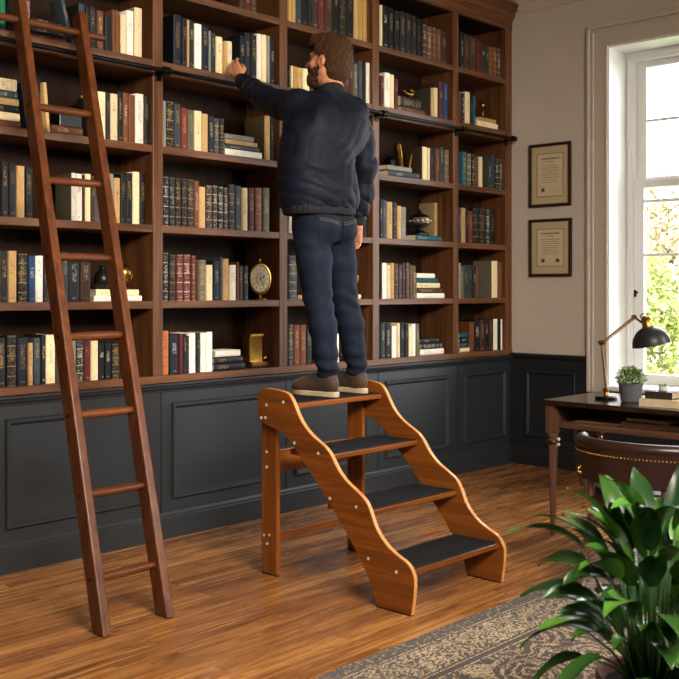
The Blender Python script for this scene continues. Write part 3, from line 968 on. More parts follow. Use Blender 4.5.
# books whose boards differ from the spine: cover colour and painted shade
BOARD_TONE_SHADE = {(1, 5, 79): '#131518', (1, 4, 95.5): '#1c1b18', (1, 3, 72): '#4e4a38', (2, 4, 265): '#54452b', (4, 4, 423): '#33241a', (4, 5, 431.5): '#38362a', (4, 5, 439.6): '#2c2b26', (5, 2, 492.4): '#6d6655',
            (2, 5, 174): '#0e0f12', (2, 5, 240.5): '#0d0e10', (1, 5, 121): '#6b5030', (1, 5, 135): '#8f7d5a', (5, 4, 488.6): '#3b3324', (3, 5, 303.5): '#b89d6a',
            (4, 3, 435): '#8d7652', (3, 2, 289): '#2f343b', (5, 1, 494): '#3a2c22', (2, 1, 207): '#6a6252', (4, 1, 392): '#222326', (1, 2, 36): '#3a3228'}


def up_word(bay, lev):
    return ' upright' if (bay, lev) in ((1, 4), (1, 5), (4, 4), (5, 1)) else ''
for (bay, lev), txt in UP.items():
    zt = SH_TOP[lev - 1]
    prev = EDGES[bay][0] + 0.003
    grp = f"books standing on the {SHELF[lev]}, {BAYS[bay]}"
    rows = [r.split() for r in txt.split(';')]
    for i, (u0, u1, vt, c, g) in enumerate(rows):
        u0, u1, vt = float(u0), float(u1), float(vt)
        ys = SPINE_Y + RNG.uniform(-0.004, 0.006)
        if (bay, lev) == (2, 5):
            ys -= 0.014
        if (bay, lev, c) == (4, 3, 't') and u0 > 430:
            ys = 4.603
        xa, Z0 = on_front(u0, ys)
        xb, Z1 = on_front(u1, ys)
        xa = max(xa, prev + 0.0006)
        if xb < xa + 0.006:
            xb = xa + 0.006
        if bay < 5:
            xb = min(xb, EDGES[bay][1] - 0.001)
        else:
            xb = min(xb, RX0 - 0.002)
        h = EYE - (vt - 290) * 0.5 * (Z0 + Z1) / FPX - zt
        h = min(max(h, 0.14), 0.36)
        d = 0.15 if ys > 4.6 else min(0.16 + 0.10 * (h - 0.2) + RNG.uniform(-0.012, 0.02), 0.235)
        hgt = 'tall ' if h > 0.29 else ''
        nm = name_of(c)
        lab = f"{nm} book{up_word(bay, lev)} {ORD[i]} from left, {SHELF[lev]}, {BAYS[bay]}"
        make_book(0.5 * (xa + xb), ys, zt + 0.0006, xb - xa, d, h, nm, int(g), lab, grp, board=BOARD_TONE_SHADE.get((bay, lev, u0)))
        prev = xb
# the two cream books at the man's fingertips, one drawn a little way out
for i, (u0, u1, vt, c, yo) in enumerate(((224.7, 227.2, 41.0, 'tan', SPINE_Y - 0.014), (227.6, 232.6, 41.5, 'cream', SPINE_Y - 0.022))):
    xa, Z0 = on_front(u0, yo); xb, Z1 = on_front(u1, yo)
    h = EYE - (vt - 290) * 0.5 * (Z0 + Z1) / FPX - SH_TOP[4]
    make_book(0.5 * (xa + xb), yo, SH_TOP[4] + 0.0006, xb - xa - 0.0015, 0.19, h, c, 1 if i else 0,
              ('thin tan book just left of the cream one at the fingertips of the man', 'cream book at the fingertips of the reaching man')[i], 'books standing on the shelf at rail height, bay right of the ladder')

for (bay, lev), st in FLAT.items():
    z = SH_TOP[lev - 1] + 0.0006
    grp = f"books lying on the {SHELF[lev]}, {BAYS[bay]}"
    n = len(st)
    for i, (u0, u1, th, c, g) in enumerate(st):
        ys = SPINE_Y + 0.002 + RNG.uniform(-0.006, 0.006)
        xa, Z0 = on_front(u0, ys)
        xb, Z1 = on_front(u1, ys)
        xa = max(xa, EDGES[bay][0] + 0.004)
        if bay == 3 and i == 1:
            z = SH_TOP[lev - 1] + 0.0006
        w = th / 1000.0
        nm = name_of(c)
        if bay == 3:
            where = 'cover up left of the knees of the man' if i == 0 else 'cover up right of the knees of the man'
            lab = f"{nm} book lying {where}, {SHELF[lev]}"
        elif n == 1:
            lab = f"{nm} book lying flat under the ornament on {SHELF[lev]}, {BAYS[bay]}"
        else:
            lab = f"{nm} book lying {ORD[i]} from bottom, {SHELF[lev]}, {BAYS[bay]}"
        # lying: thickness becomes vertical, the spine still faces the room
        make_book(xb, ys, z + w / 2, w, 0.10 if (bay, lev) == (4, 3) else 0.15 + RNG.uniform(0, 0.02), xb - xa, nm, int(g), lab, grp, rot=(0, -math.pi / 2, 0))
        z += w + 0.0006

# leaning books
for (ub, ut, vt, th, bay, lev, c, g, lab) in (
        (74.5, 64.5, 0, 0.022, 1, 5, 'slate', 1, 'slate grey book leaning on the black stack, shelf at rail height behind the ladder'),
        (50.5, 46.5, 83, 0.018, 1, 4, 'tan', 1, 'tan book leaning on the navy book, shelf under the rail behind the ladder')):
    xb, Z0 = on_front(ub, SPINE_Y)
    xt, Z1 = on_front(ut, SPINE_Y)
    zt = SH_TOP[lev - 1]
    H = EYE - (vt - 290) * Z1 / FPX - zt
    a = math.atan2(xt - xb, H)
    L = H / math.cos(a)
    make_book(xb - th / 2 * math.cos(a), SPINE_Y, zt + th / 2 * abs(math.sin(a)) + 0.001, th, 0.11, L, c, g, lab, None, rot=(0, a, 0))
# flat brown volume further along that shelf, and a dark box behind it
xa, _ = on_front(51.5, SPINE_Y); xb, _ = on_front(83, SPINE_Y)
make_book(xb, SPINE_Y, SH_TOP[3] + 0.022, 0.042, 0.15, xb - xa, 'brown', 1, 'brown book lying alone behind the ladder rungs on the shelf under the rail', None, rot=(0, -math.pi / 2, 0))

# ================================================================== ORNAMENTS ON THE SHELVES
def orn(name, label, cat, u, y, z):
    x, Z = on_front(u, y)
    return thing(name, label, cat, (x, y, z)), Vector((x, y, z))


# dark lidded box on the flat brown book
t, p = orn('trinket_box', 'low black lidded box on the brown book behind the ladder', 'box', 66, 4.56, SH_TOP[3] + 0.0436)
mb = MB(); mb.box(p.x - 0.065, p.x + 0.065, p.y - 0.045, p.y + 0.045, p.z, p.z + 0.07); mb.build('body', M['blackglaze'], t, bevel=0.006)
mb = MB(); mb.box(p.x - 0.069, p.x + 0.069, p.y - 0.049, p.y + 0.049, p.z + 0.0705, p.z + 0.098); mb.build('lid', M['blackglaze'], t, bevel=0.008)

# globe and vase on the cream stack
z0 = SH_TOP[1] + 0.0006 * 3 + 0.062
t, p = orn('brass_globe', 'small polished brass globe on a foot, on the cream books behind the ladder', 'globe', 123.5, 4.555, z0)
mb = MB(); mb.lathe([(0.032, 0), (0.032, 0.006), (0.012, 0.014), (0.008, 0.03), (0.012, 0.042)], p, 20); mb.build('foot', M['darkbrass'], t, smooth='auto')
mb = MB(); mb.sphere(p + Vector((0, 0, 0.085)), 0.046, 24, 16); mb.build('ball', M['brass'], t, smooth=True)
mb = MB(); mb.tube([p + Vector((0.056 * math.cos(a), 0, 0.085 + 0.056 * math.sin(a))) for a in [math.radians(q) for q in range(-80, 101, 12)]], 0.003, 8); mb.build('meridian', M['darkbrass'], t, smooth=True)
t, p = orn('black_vase', 'small black glazed round vase beside the brass globe behind the ladder', 'vase', 102.5, 4.56, z0)
mb = MB(); mb.lathe([(0.022, 0), (0.04, 0.02), (0.048, 0.05), (0.04, 0.08), (0.02, 0.1), (0.016, 0.115), (0.022, 0.122), (0.017, 0.121), (0.012, 0.11)], p, 24); mb.build('body', M['blackglaze'], t, smooth='auto')

# gold framed oval clock on a foot
t, p = orn('mantel_clock', 'gold oval clock with cream dial standing right of the black books', 'clock', 259.5, 4.53, SH_TOP[1] + 0.0006)
mb = MB(); mb.lathe([(0.042, 0), (0.042, 0.006), (0.03, 0.012), (0.012, 0.016), (0.009, 0.034)], p, 24); mb.build('base', M['darkbrass'], t, smooth='auto')
F = Matrix(((1, 0, 0), (0, 0, -1), (0, 1, 0)))        # local z -> world -y
F = Matrix.Rotation(math.radians(-22), 3, 'Z') @ F
E_ = F @ Matrix.Diagonal((0.88, 1.18, 1))
c = p + Vector((0, 0, 0.126))
mb = MB(); mb.lathe([(0.060, -0.035), (0.076, -0.028), (0.083, -0.008), (0.083, 0.008), (0.078, 0.018), (0.070, 0.020), (0.066, 0.014)], c, 36, E_); mb.build('case', M['brass'], t, smooth='auto')
mb = MB(); mb.lathe([(0.0655, 0.0143), (0.0655, 0.0147), (0.0001, 0.0150)], c, 36, E_); dial = mb.build('dial', plain('clock_dial', '#cfc3a6', 0.45, noise=0.12, nscale=60), t)
mb = MB()
for k in range(12):
    a = k * math.pi / 6
    q = c + E_ @ Vector((0.052 * math.sin(a), 0.052 * math.cos(a), 0.0155))
    r = (E_ @ Vector((math.sin(a), math.cos(a), 0))).normalized(); nn = (F @ Vector((0, 0, 1))).normalized()
    mb.obox(q, r, nn.cross(r), nn, 0.007, 0.0018, 0.0006)
for ring in (0.026, 0.034):
    mb.tube([c + E_ @ Vector((ring * math.cos(a), ring * math.sin(a), 0.0155)) for a in [i * math.pi / 12 for i in range(25)]], 0.0012, 5)
for k in range(5):
    a = k * 2 * math.pi / 5 + 0.3
    mb.tube([c + E_ @ Vector((0.008 * math.cos(a), 0.008 * math.sin(a), 0.0155)), c + E_ @ Vector((0.025 * math.cos(a), 0.025 * math.sin(a), 0.0155))], 0.0022, 5)
mb.build('numeral_ring', M['ink'], dial)
mb = MB()
nn = (F @ Vector((0, 0, 1))).normalized()
for a, L in ((0.9, 0.034), (2.7, 0.046)):
    r = (F @ Vector((math.sin(a), math.cos(a), 0))).normalized()
    mb.obox(c + nn * 0.017 + r * L * 0.4, r, nn.cross(r), nn, L * 0.6, 0.002, 0.0008)
mb.build('hands', M['black_iron'], t)
mb = MB(); mb.tube([c + Vector((0, 0, 0.094)), c + Vector((0, 0, 0.110))], 0.008, 12); mb.sphere(c + Vector((0, 0, 0.114)), 0.009, 12, 8); mb.build('crown', M['brass'], t, smooth='auto')

# gilt tooled box-like bookend on a base, bottom shelf
t, p = orn('gilt_bookend', 'gilt fluted bookend on a dark base, bottom shelf right of the ladder', 'ornament', 253.5, 4.565, SH_TOP[0] + 0.0006)
mb = MB(); mb.box(p.x - 0.06, p.x + 0.085, p.y - 0.05, p.y + 0.05, p.z, p.z + 0.034); mb.build('base', M['darkbrass'], t, bevel=0.008)
mb = MB()
for k in range(7):
    a = k / 6
    mb.lathe([(0.010, 0), (0.0085, 0.01), (0.0085, 0.155), (0.012, 0.165)], (p.x - 0.048 + 0.082 * a, p.y - 0.028, p.z + 0.0345), 10)
mb.box(p.x - 0.056, p.x + 0.042, p.y - 0.026, p.y + 0.035, p.z + 0.0345, p.z + 0.188)
mb.box(p.x - 0.060, p.x + 0.046, p.y - 0.042, p.y + 0.039, p.z + 0.188, p.z + 0.200)
mb.build('block', M['brass'], t, smooth='auto')
mb = MB(); mb.tube([(p.x + 0.045, p.y - 0.03, p.z + 0.045), (p.x + 0.065, p.y - 0.034, p.z + 0.058), (p.x + 0.082, p.y - 0.03, p.z + 0.044)], [0.006, 0.011, 0.006], 10)
mb.build('scroll', M['brass'], t, smooth=True)

# gilt bird on the black book
z0 = SH_TOP[4] + 0.0006 * 3 + 0.108
t, p = orn('gilt_bird', 'small gilt bird figure on the black book stack right of the man', 'figurine', 411, 4.55, z0)
mb = MB(); mb.lathe([(0.026, 0), (0.024, 0.006), (0.006, 0.012), (0.005, 0.022)], p, 14); mb.build('foot', M['darkbrass'], t, smooth='auto')
mb = MB()
mb.tube([p + Vector(q) for q in ((-0.062, 0, 0.038), (-0.04, 0, 0.036), (-0.012, 0, 0.034), (0.014, 0, 0.042), (0.026, 0, 0.058), (0.036, 0, 0.066), (0.05, 0, 0.062))], [0.003, 0.008, 0.017, 0.017, 0.011, 0.010, 0.0015], 12)
mb.build('body', M['brass'], t, smooth=True)
mb = MB()
for s in (-1, 1):
    mb.tube([p + Vector(q) for q in ((0.012, 0.014 * s, 0.045), (-0.02, 0.026 * s, 0.056), (-0.05, 0.03 * s, 0.060))], [0.004, 0.009, 0.002], 8)
mb.build('wings', M['brass'], t, smooth=True)

# pair of gilt V shaped bookend horns with a round black pot
z0 = SH_TOP[3] + 0.0006 * 3 + 0.074
t, p = orn('gilt_horn', 'gilt flared horn ornament standing on the grey books right of the man', 'ornament', 398.8, 4.52, z0)
mb = MB(); mb.tube([p + Vector(q) for q in ((0.018, 0, 0.001), (0.012, 0, 0.03), (-0.004, 0, 0.09), (-0.024, 0, 0.150))], [0.016, 0.019, 0.022, 0.026], 12); mb.build('horn', M['darkbrass'], t, smooth='auto')
mb = MB(); mb.tube([p + Vector(q) for q in ((0.02, -0.02, 0.005), (0.0, -0.024, 0.07), (-0.022, -0.03, 0.15), (-0.034, -0.026, 0.156))], [0.005, 0.006, 0.007, 0.004], 8); mb.build('rib', M['brass'], t, smooth=True)
t, p = orn('gilt_quill', 'slim gilt quill ornament leaning right of the flared horn', 'ornament', 410, 4.52, z0 - 0.0326)
mb = MB(); mb.tube([p + Vector(q) for q in ((-0.016, 0, 0.002), (-0.006, 0, 0.05), (0.008, 0, 0.10), (0.022, 0, 0.136))], [0.012, 0.008, 0.007, 0.003], 10); mb.build('stem', M['brass'], t, smooth='auto')
t, p = orn('black_pot', 'round black glazed pot behind the gilt horn right of the man', 'pot', 391, 4.712, SH_TOP[3] + 0.0006)
mb = MB(); mb.lathe([(0.03, 0), (0.042, 0.05), (0.044, 0.11), (0.04, 0.15), (0.028, 0.165), (0.032, 0.172), (0.024, 0.17)], p, 20); mb.build('body', M['blackglaze'], t, smooth='auto')

# silver mantel ornament (dark horse-drawn drum) on the third shelf
t, p = orn('silver_trophy', 'dark silver footed trophy bowl with lid beside the tan book right of the man', 'trophy', 420, 4.545, SH_TOP[2] + 0.0412)
mb = MB(); mb.lathe([(0.062, 0), (0.062, 0.014), (0.045, 0.022), (0.022, 0.034), (0.018, 0.048)], p, 24); mb.build('foot', M['blackglaze'], t, smooth='auto')
mb = MB(); mb.lathe([(0.018, 0.048), (0.05, 0.062), (0.074, 0.085), (0.08, 0.118), (0.084, 0.124), (0.07, 0.124)], p, 28); mb.build('bowl', M['silver'], t, smooth='auto')
mb = MB()
for k in range(14):
    a = k * 2 * math.pi / 14
    mb.sphere(p + Vector((0.079 * math.cos(a), 0.079 * math.sin(a), 0.10)), 0.010, 8, 6)
mb.build('beading', M['silver'], t, smooth=True)
mb = MB(); mb.lathe([(0.075, 0.1245), (0.06, 0.142), (0.03, 0.152), (0.012, 0.158), (0.016, 0.172), (0.0001, 0.186)], p, 24); mb.build('lid', M['blackglaze'], t, smooth='auto')

# gilt figure by the man's knee, small dish near his shin
t, p = orn('gilt_cup', 'small gilt cup on the cream book right of the knees of the man', 'cup', 355, 4.55, SH_TOP[1] + 0.0318)
mb = MB(); mb.lathe([(0.024, 0), (0.022, 0.006), (0.006, 0.014), (0.006, 0.05), (0.016, 0.06), (0.026, 0.085), (0.028, 0.125), (0.024, 0.124), (0.02, 0.09)], p, 18); mb.build('cup', M['brass'], t, smooth='auto')
t, p = orn('silver_shell', 'silver shell ornament right of the shins of the man, bottom shelf', 'ornament', 346, 4.53, SH_TOP[0] + 0.0006)
mb = MB()
for k in range(7):
    a = math.radians(-60 + 20 * k)
    mb.tube([p + Vector(q) for q in ((0.0, 0, 0.012), (0.03 * math.sin(a), -0.012, 0.012 + 0.03 * math.cos(a) + 0.01), (0.052 * math.sin(a), 0.0, 0.012 + 0.06 * math.cos(a)))], [0.006, 0.012, 0.007], 8)
mb.build('shell', M['silver'], t, smooth=True)
mb = MB(); mb.lathe([(0.036, 0), (0.034, 0.01), (0.02, 0.014)], p, 16); mb.build('base', M['blackglaze'], t, smooth='auto')

# brass figure on the cream stack in the corner bay
t, p = orn('brass_figure', 'small dark figure with brass globe on the cream books, corner bay', 'figurine', 482.5, 4.55, SH_TOP[4] + 0.0006 * 3 + 0.078)
mb = MB(); mb.lathe([(0.026, 0), (0.024, 0.008), (0.010, 0.018), (0.008, 0.05), (0.014, 0.064), (0.006, 0.078), (0.006, 0.088)], p, 16); mb.build('pedestal', M['darkbrass'], t, smooth='auto')
mb = MB(); mb.sphere(p + Vector((0, 0, 0.106)), 0.02, 14, 10); mb.build('ball', M['brass'], t, smooth=True)
mb = MB(); mb.tube([p + Vector((0.034 * math.cos(a), 0.0, 0.106 + 0.034 * math.sin(a))) for a in [math.radians(q) for q in range(-90, 181, 15)]], 0.004, 8); mb.build('arm', M['black_iron'], t, smooth=True)
# ================================================================== FRAMED CERTIFICATES ON THE WINDOW WALL
def certificate(z0, z1, y0, y1, label, seal):
    t = thing('certificate', label, 'picture frame', (WALL_X, 0.5 * (y0 + y1), 0.5 * (z0 + z1)), 'framed certificates on the wall by the window')
    fw = 0.022
    xw = WALL_X - 0.001
    mb = MB()
    for (a, b, c, d) in ((y0, y1, z0, z0 + fw), (y0, y1, z1 - fw, z1), (y0, y0 + fw, z0 + fw, z1 - fw), (y1 - fw, y1, z0 + fw, z1 - fw)):
        mb.box(xw - 0.024, xw, a, b, c, d)
    mb.build('frame', M['frame_wood'], t, bevel=0.004)
    mb = MB(); mb.box(xw - 0.010, xw, y0 + fw, y1 - fw, z0 + fw, z1 - fw); mb.build('mat', M['matboard'], t)
    my, mz = 0.045, 0.055
    a, b, c, d = y0 + fw + my, y1 - fw - my, z0 + fw + mz, z1 - fw - mz
    mb = MB(); mb.box(xw - 0.0115, xw - 0.0095, a, b, c, d); pp = mb.build('paper', M['paper'], t)
    mb = MB()
    w = 0.004
    for q in ((a, b, c, c + w), (a, b, d - w, d), (a, a + w, c, d), (b - w, b, c, d)):
        mb.box(xw - 0.0125, xw - 0.0113, *q)
    mb.build('gold_border', M['goldline'], pp)
    mb = MB()
    r = random.Random(int(z0 * 1000))
    W, H = b - a, d - c
    def line(z, half, th):
        q = -half
        while q < half:
            L = r.uniform(0.006, 0.02)
            mb.box(xw - 0.0122, xw - 0.0113, (a + b) / 2 + q, (a + b) / 2 + min(q + L, half), z - th / 2, z + th / 2)
            q += L + 0.005
    line(d - H * 0.12, W * 0.34, 0.011)
    line(d - H * 0.19, W * 0.14, 0.005)
    for k in range(8):
        line(d - H * (0.28 + 0.055 * k), W * r.uniform(0.2, 0.38), 0.0035)
    for s in (-1, 1):
        mb.box(xw - 0.0122, xw - 0.0113, (a + b) / 2 + s * W * 0.26 - 0.03, (a + b) / 2 + s * W * 0.26 + 0.03, c + H * 0.11, c + H * 0.115)
    mb.build('lettering', M['ink'], pp)
    mb = MB()
    for s in seal:
        mb.lathe([(0.016, 0), (0.016, 0.0012), (0.0001, 0.0014)], (xw - 0.0113, (a + b) / 2 + s * W * 0.27, c + H * 0.16), 16, Matrix(((0, 0, -1), (0, 1, 0), (1, 0, 0))))
    mb.build('seal', M['goldline'], pp)
    mb = MB()
    mb.box(xw - 0.0145, xw - 0.0130, y0 + fw - 0.002, y1 - fw + 0.002, z0 + fw - 0.002, z1 - fw + 0.002)
    mb.build('glass', M['glass'], t)


certificate(1.985, 2.468, 3.933, 4.297, 'dark framed certificate, upper of the two on the wall by the window', (1,))
certificate(1.452, 1.892, 3.928, 4.297, 'dark framed certificate hanging below the other one beside the window', (-1, 1))

# ================================================================== DESK
DX0, DX1, DY0, DY1, DZ = 4.885, 5.455, 1.35, 3.005, 0.745
desk = thing('writing_desk', 'dark wooden writing desk with turned legs and open shelf below the window', 'desk', (5.17, 2.2, 0))
mb = MB(); mb.box(DX0 - 0.012, DX1 + 0.012, DY0 - 0.012, DY1 + 0.012, DZ - 0.028, DZ)
mb.build('desktop', plain('polished_desktop', '#1e130e', 0.15, noise=0.25, nscale=7, spec=0.6), desk, bevel=0.006, seg=3)
mb = MB()
mb.box(DX0 + 0.05, DX1 - 0.05, DY0 + 0.05, DY1 - 0.05, 0.600, 0.622)
mb.build('shelf', M['desk_y'], desk, bevel=0.003)
mb = MB(); mb.box(DX0 + 0.035, DX1 - 0.035, DY1 - 0.05, DY1 - 0.032, 0.585, DZ - 0.028); mb.build('side_board', M['desk_x'], desk, bevel=0.002)
mb = MB(); mb.box(DX0 + 0.035, DX1 - 0.035, DY0 + 0.032, DY0 + 0.05, 0.585, DZ - 0.028); mb.build('side_board', M['desk_x'], desk, bevel=0.002)
mb = MB(); mb.box(DX1 - 0.05, DX1 - 0.032, DY0 + 0.05, DY1 - 0.05, 0.600, DZ - 0.028); mb.build('back_board', M['desk_y'], desk, bevel=0.002)
mb = MB(); mb.box(DX0 + 0.052, DX1 - 0.052, 2.17, 2.19, 0.622, DZ - 0.028); mb.build('divider', M['desk_x'], desk, bevel=0.002)
mb = MB(); mb.box(DX0 + 0.040, DX0 + 0.052, DY0 + 0.05, DY1 - 0.05, 0.592, 0.626); mb.build('shelf_lip', M['desk_y'], desk, bevel=0.003)
for lx in (DX0 + 0.032, DX1 - 0.032):
    for ly in (DY0 + 0.032, DY1 - 0.032):
        mb = MB()
        mb.box(lx - 0.029, lx + 0.029, ly - 0.029, ly + 0.029, 0.565, DZ - 0.028)
        mb.lathe([(0.009, 0), (0.013, 0.012), (0.015, 0.05), (0.024, 0.40), (0.026, 0.485), (0.019, 0.492), (0.019, 0.498), (0.031, 0.505), (0.033, 0.515), (0.031, 0.525), (0.021, 0.531), (0.021, 0.536), (0.029, 0.543), (0.030, 0.556), (0.027, 0.566)], (lx, ly, 0), 22)
        lg = mb.build('leg', M['desk_z'], desk, smooth='auto', bevel=0.0)
        mb = MB()
        mb.lathe([(0.0345, 0.508), (0.0365, 0.515), (0.0345, 0.522)], (lx, ly, 0), 22)
        mb.build('ring', M['darkbrass'], lg, smooth=True)
mb = MB()
for q in ((DX0 + 0.032, DY1 - 0.068, 0.53), (DX0 + 0.032, DY1 - 0.068, 0.50)):
    mb.tube([Vector(q) + Vector((0, 0.036, 0)), Vector(q) + Vector((0, 0.006, 0))], 0.004, 8)
    mb.sphere(Vector(q), 0.010, 12, 8)
mb.build('hook', M['steel'], desk, smooth='auto')

# things lying on the desk shelf
def flat_book(name, label, c, w, l, th, cloth, rz, cat='book', group=None):
    t = thing(name, label, cat, c, group)
    R = Matrix.Rotation(rz, 3, 'Z')
    ax, ay, az = R @ Vector((1, 0, 0)), R @ Vector((0, 1, 0)), Vector((0, 0, 1))
    C = Vector(c)
    mb = MB()
    b = 0.003
    mb.obox(C + az * (b / 2), ax, ay, az, w / 2, l / 2, b / 2)
    mb.obox(C + az * (th - b / 2), ax, ay, az, w / 2, l / 2, b / 2)
    mb.obox(C + az * (th / 2) - ax * (w / 2 - b / 2), ax, ay, az, b / 2, l / 2, th / 2 - b)
    mb.build('cover', plain(name + '_cover', cloth, 0.55, noise=0.12, nscale=30), t, bevel=0.001)
    mb = MB()
    mb.obox(C + az * (th / 2) + ax * (b / 2 - 0.001), ax, ay, az, w / 2 - 0.005, l / 2 - 0.004, th / 2 - b - 0.0002)
    mb.build('page_block', M['pages'], t)
    return t


flat_book('ledger', 'brown bound ledger lying on the desk shelf', (5.10, 2.44, 0.6225), 0.2, 0.34, 0.028, '#6b4a2f', 0.05)
flat_book('notebook', 'tan notebook lying on top of the ledger in the desk shelf', (5.10, 2.46, 0.651), 0.17, 0.25, 0.016, '#9c8258', -0.06)
t = thing('papers', 'loose cream papers in the desk shelf left of the ledger', 'papers', (5.11, 2.75, 0.6225))
mb = MB()
for k in range(4):
    mb.obox((5.11 + 0.004 * k, 2.76 - 0.005 * k, 0.6235 + 0.0022 * k), (math.cos(.04 * k), math.sin(.04 * k), 0), (-math.sin(.04 * k), math.cos(.04 * k), 0), (0, 0, 1), 0.105, 0.14, 0.001)
mb.build('sheets', plain('old_paper', '#a5875c', 0.8), t)
# on the desktop
flat_book('book', 'cream hardback lying under the smaller dark book on the desk', (5.03, 2.375, DZ + 0.0005), 0.17, 0.215, 0.040, '#cdbb98', 0.12, group=None)
flat_book('book', 'small dark brown book with pale page edges on top of the cream hardback', (5.035, 2.385, DZ + 0.041), 0.125, 0.150, 0.038, '#33211a', 0.02)
t = thing('glass_jar', 'tiny glass jar with a green sprig on the small dark book', 'jar', (5.03, 2.385, DZ + 0.0795))
p = Vector(t.location)
mb = MB(); mb.lathe([(0.018, 0), (0.022, 0.004), (0.022, 0.026), (0.019, 0.026), (0.019, 0.005), (0.0001, 0.004)], p, 20); mb.build('jar', plain('frosted_glass', '#cfd3c6', 0.2, spec=0.6), t, smooth='auto')
r = random.Random(3)
mb = MB()
for k in range(14):
    a = r.uniform(0, 6.28); L = r.uniform(0.012, 0.026)
    d = Vector((math.cos(a) * 0.6, math.sin(a) * 0.6, 0.8)).normalized()
    q = p + Vector((0.008 * math.cos(a), 0.008 * math.sin(a), 0.020))
    mb.tube([q, q + d * L * 0.5, q + d * L], [0.0015, 0.004, 0.0008], 6)
mb.build('sprig', M['small_leaf'], t, smooth=True)
flat_box = thing('archive_box', 'tan cloth archive box standing on the desk right of the stacked books', 'box', (5.12, 2.17, DZ + 0.0005))
mb = MB(); mb.box(5.04, 5.20, 2.08, 2.26, DZ + 0.0005, DZ + 0.085); mb.build('body', plain('box_cloth', '#a08c70', 0.8, noise=0.1, nscale=60), flat_box, bevel=0.003)
mb = MB(); mb.box(5.036, 5.204, 2.076, 2.264, DZ + 0.0855, DZ + 0.112); mb.build('lid', plain('box_lid_cloth', '#b09c7e', 0.8, noise=0.1, nscale=60), flat_box, bevel=0.003)


def leaf_quad(mb, base, d, nrm, L, W, fold=0.25, curl=0.2, n=4):
    d = d.normalized(); side = d.cross(nrm).normalized(); up = side.cross(d).normalized()
    rows = []
    for i in range(n + 1):
        s = i / n
        c = base + d * (L * s) - up * (curl * L * s * s)
        w = W * math.sin(math.pi * min(1, 0.06 + 0.94 * s) ** 0.8) * 0.5
        rows.append((c - side * w + up * (w * fold), c, c + side * w + up * (w * fold)))
    vs = [p for r_ in rows for p in r_]
    fs = []
    for i in range(n):
        a = 3 * i
        fs += [(a, a + 1, a + 4, a + 3), (a + 1, a + 2, a + 5, a + 4)]
    mb.add(vs, fs)


t = thing('potted_shrub', 'small leafy green shrub in a slate grey pot on the desk', 'plant', (5.095, 2.60, DZ + 0.0005))
p = Vector(t.location)
mb = MB(); mb.lathe([(0.048, 0), (0.052, 0.004), (0.064, 0.094), (0.065, 0.102), (0.059, 0.102), (0.056, 0.088), (0.0001, 0.086)], p, 28); mb.build('pot', M['slatepot'], t, smooth='auto')
mb = MB(); mb.lathe([(0.056, 0.0885), (0.0001, 0.092)], p, 20); mb.build('soil', M['soil'], t)
r = random.Random(11)
mb, ms = MB(), MB()
for k in range(30):
    a = r.uniform(0, 2 * math.pi); e = r.uniform(0.3, 1.5)
    d = Vector((math.cos(a) * math.cos(e), math.sin(a) * math.cos(e), math.sin(e)))
    q0 = p + Vector((0, 0, 0.092)); q1 = p + Vector((0, 0, 0.125)) + d * 0.055
    ms.tube([q0, (q0 + q1) / 2 + Vector((0, 0, 0.01)), q1], [0.0018, 0.0014, 0.001], 5)
for k in range(640):
    a = r.uniform(0, 2 * math.pi); sz = r.uniform(-0.42, 1.0)
    d = Vector((math.cos(a) * math.sqrt(1 - sz * sz), math.sin(a) * math.sqrt(1 - sz * sz), sz))
    R_ = 0.082 * r.uniform(0.35, 1.0) ** 0.5 * r.uniform(0.88, 1.08)
    b = p + Vector((0, 0, 0.128)) + Vector((d.x * R_, d.y * R_, d.z * R_ * 0.78))
    dd = d + Vector((r.uniform(-1, 1), r.uniform(-1, 1), r.uniform(-0.6, 0.9))) * 0.8
    leaf_quad(mb, b - dd.normalized() * 0.008, dd, Vector((r.uniform(-.4, .4), r.uniform(-.4, .4), 1)), r.uniform(0.014, 0.022), r.uniform(0.009, 0.013), n=3)
ms.build('stems', M['stem_green'], t)
mb.build('foliage', M['small_leaf'], t, smooth=True)

# desk lamp
LB_ = Vector((5.14, 2.77, DZ + 0.0005))
t = thing('desk_lamp', 'brass jointed desk lamp with black dome shade on the desk', 'desk lamp', LB_)
R_ = Vector((SA, -CA, 0))                      # the arm swings out along the desk
mb = MB(); mb.lathe([(0.062, 0), (0.062, 0.010), (0.056, 0.015), (0.02, 0.018)], LB_, 30); mb.build('base', M['black_iron'], t, smooth='auto')
J0 = LB_ + Vector((0, 0, 0.018)); J1 = LB_ - R_ * 0.026 + Vector((0, 0, 0.312)); J2 = LB_ + R_ * 0.155 + Vector((0, 0, 0.455))
mb = MB(); mb.lathe([(0.02, 0.018), (0.014, 0.026), (0.012, 0.04), (0.016, 0.046), (0.016, 0.056), (0.009, 0.062)], LB_, 18); mb.build('collar', M['brass'], t, smooth='auto')
mb = MB(); mb.tube([J0 + Vector((0, 0, 0.03)), J1], 0.0062, 12); mb.build('lower_arm', M['brass'], t, smooth='auto')
nrm = Vector((CA, SA, 0))
mb = MB(); mb.tube([J1 - nrm * 0.016, J1 + nrm * 0.016], 0.0145, 16); mb.sphere(J1 - nrm * 0.02, 0.007, 10, 8); mb.build('joint', M['darkbrass'], t, smooth='auto')
mb = MB()
off = Vector((0, 0, -0.012))
mb.tube([J1, J2], 0.0055, 12); mb.tube([J1 + off * 1.1, J2 + off], 0.003, 8); mb.build('upper_arm', M['darkbrass'], t, smooth='auto')
mb = MB(); mb.tube([J2 - nrm * 0.014, J2 + nrm * 0.014], 0.0125, 16); mb.build('joint', M['darkbrass'], t, smooth='auto')
tilt = math.radians(-12)
U_ = (Vector((0, 0, 1)) * math.cos(tilt) + R_ * math.sin(tilt)).normalized()   # axis of the shade
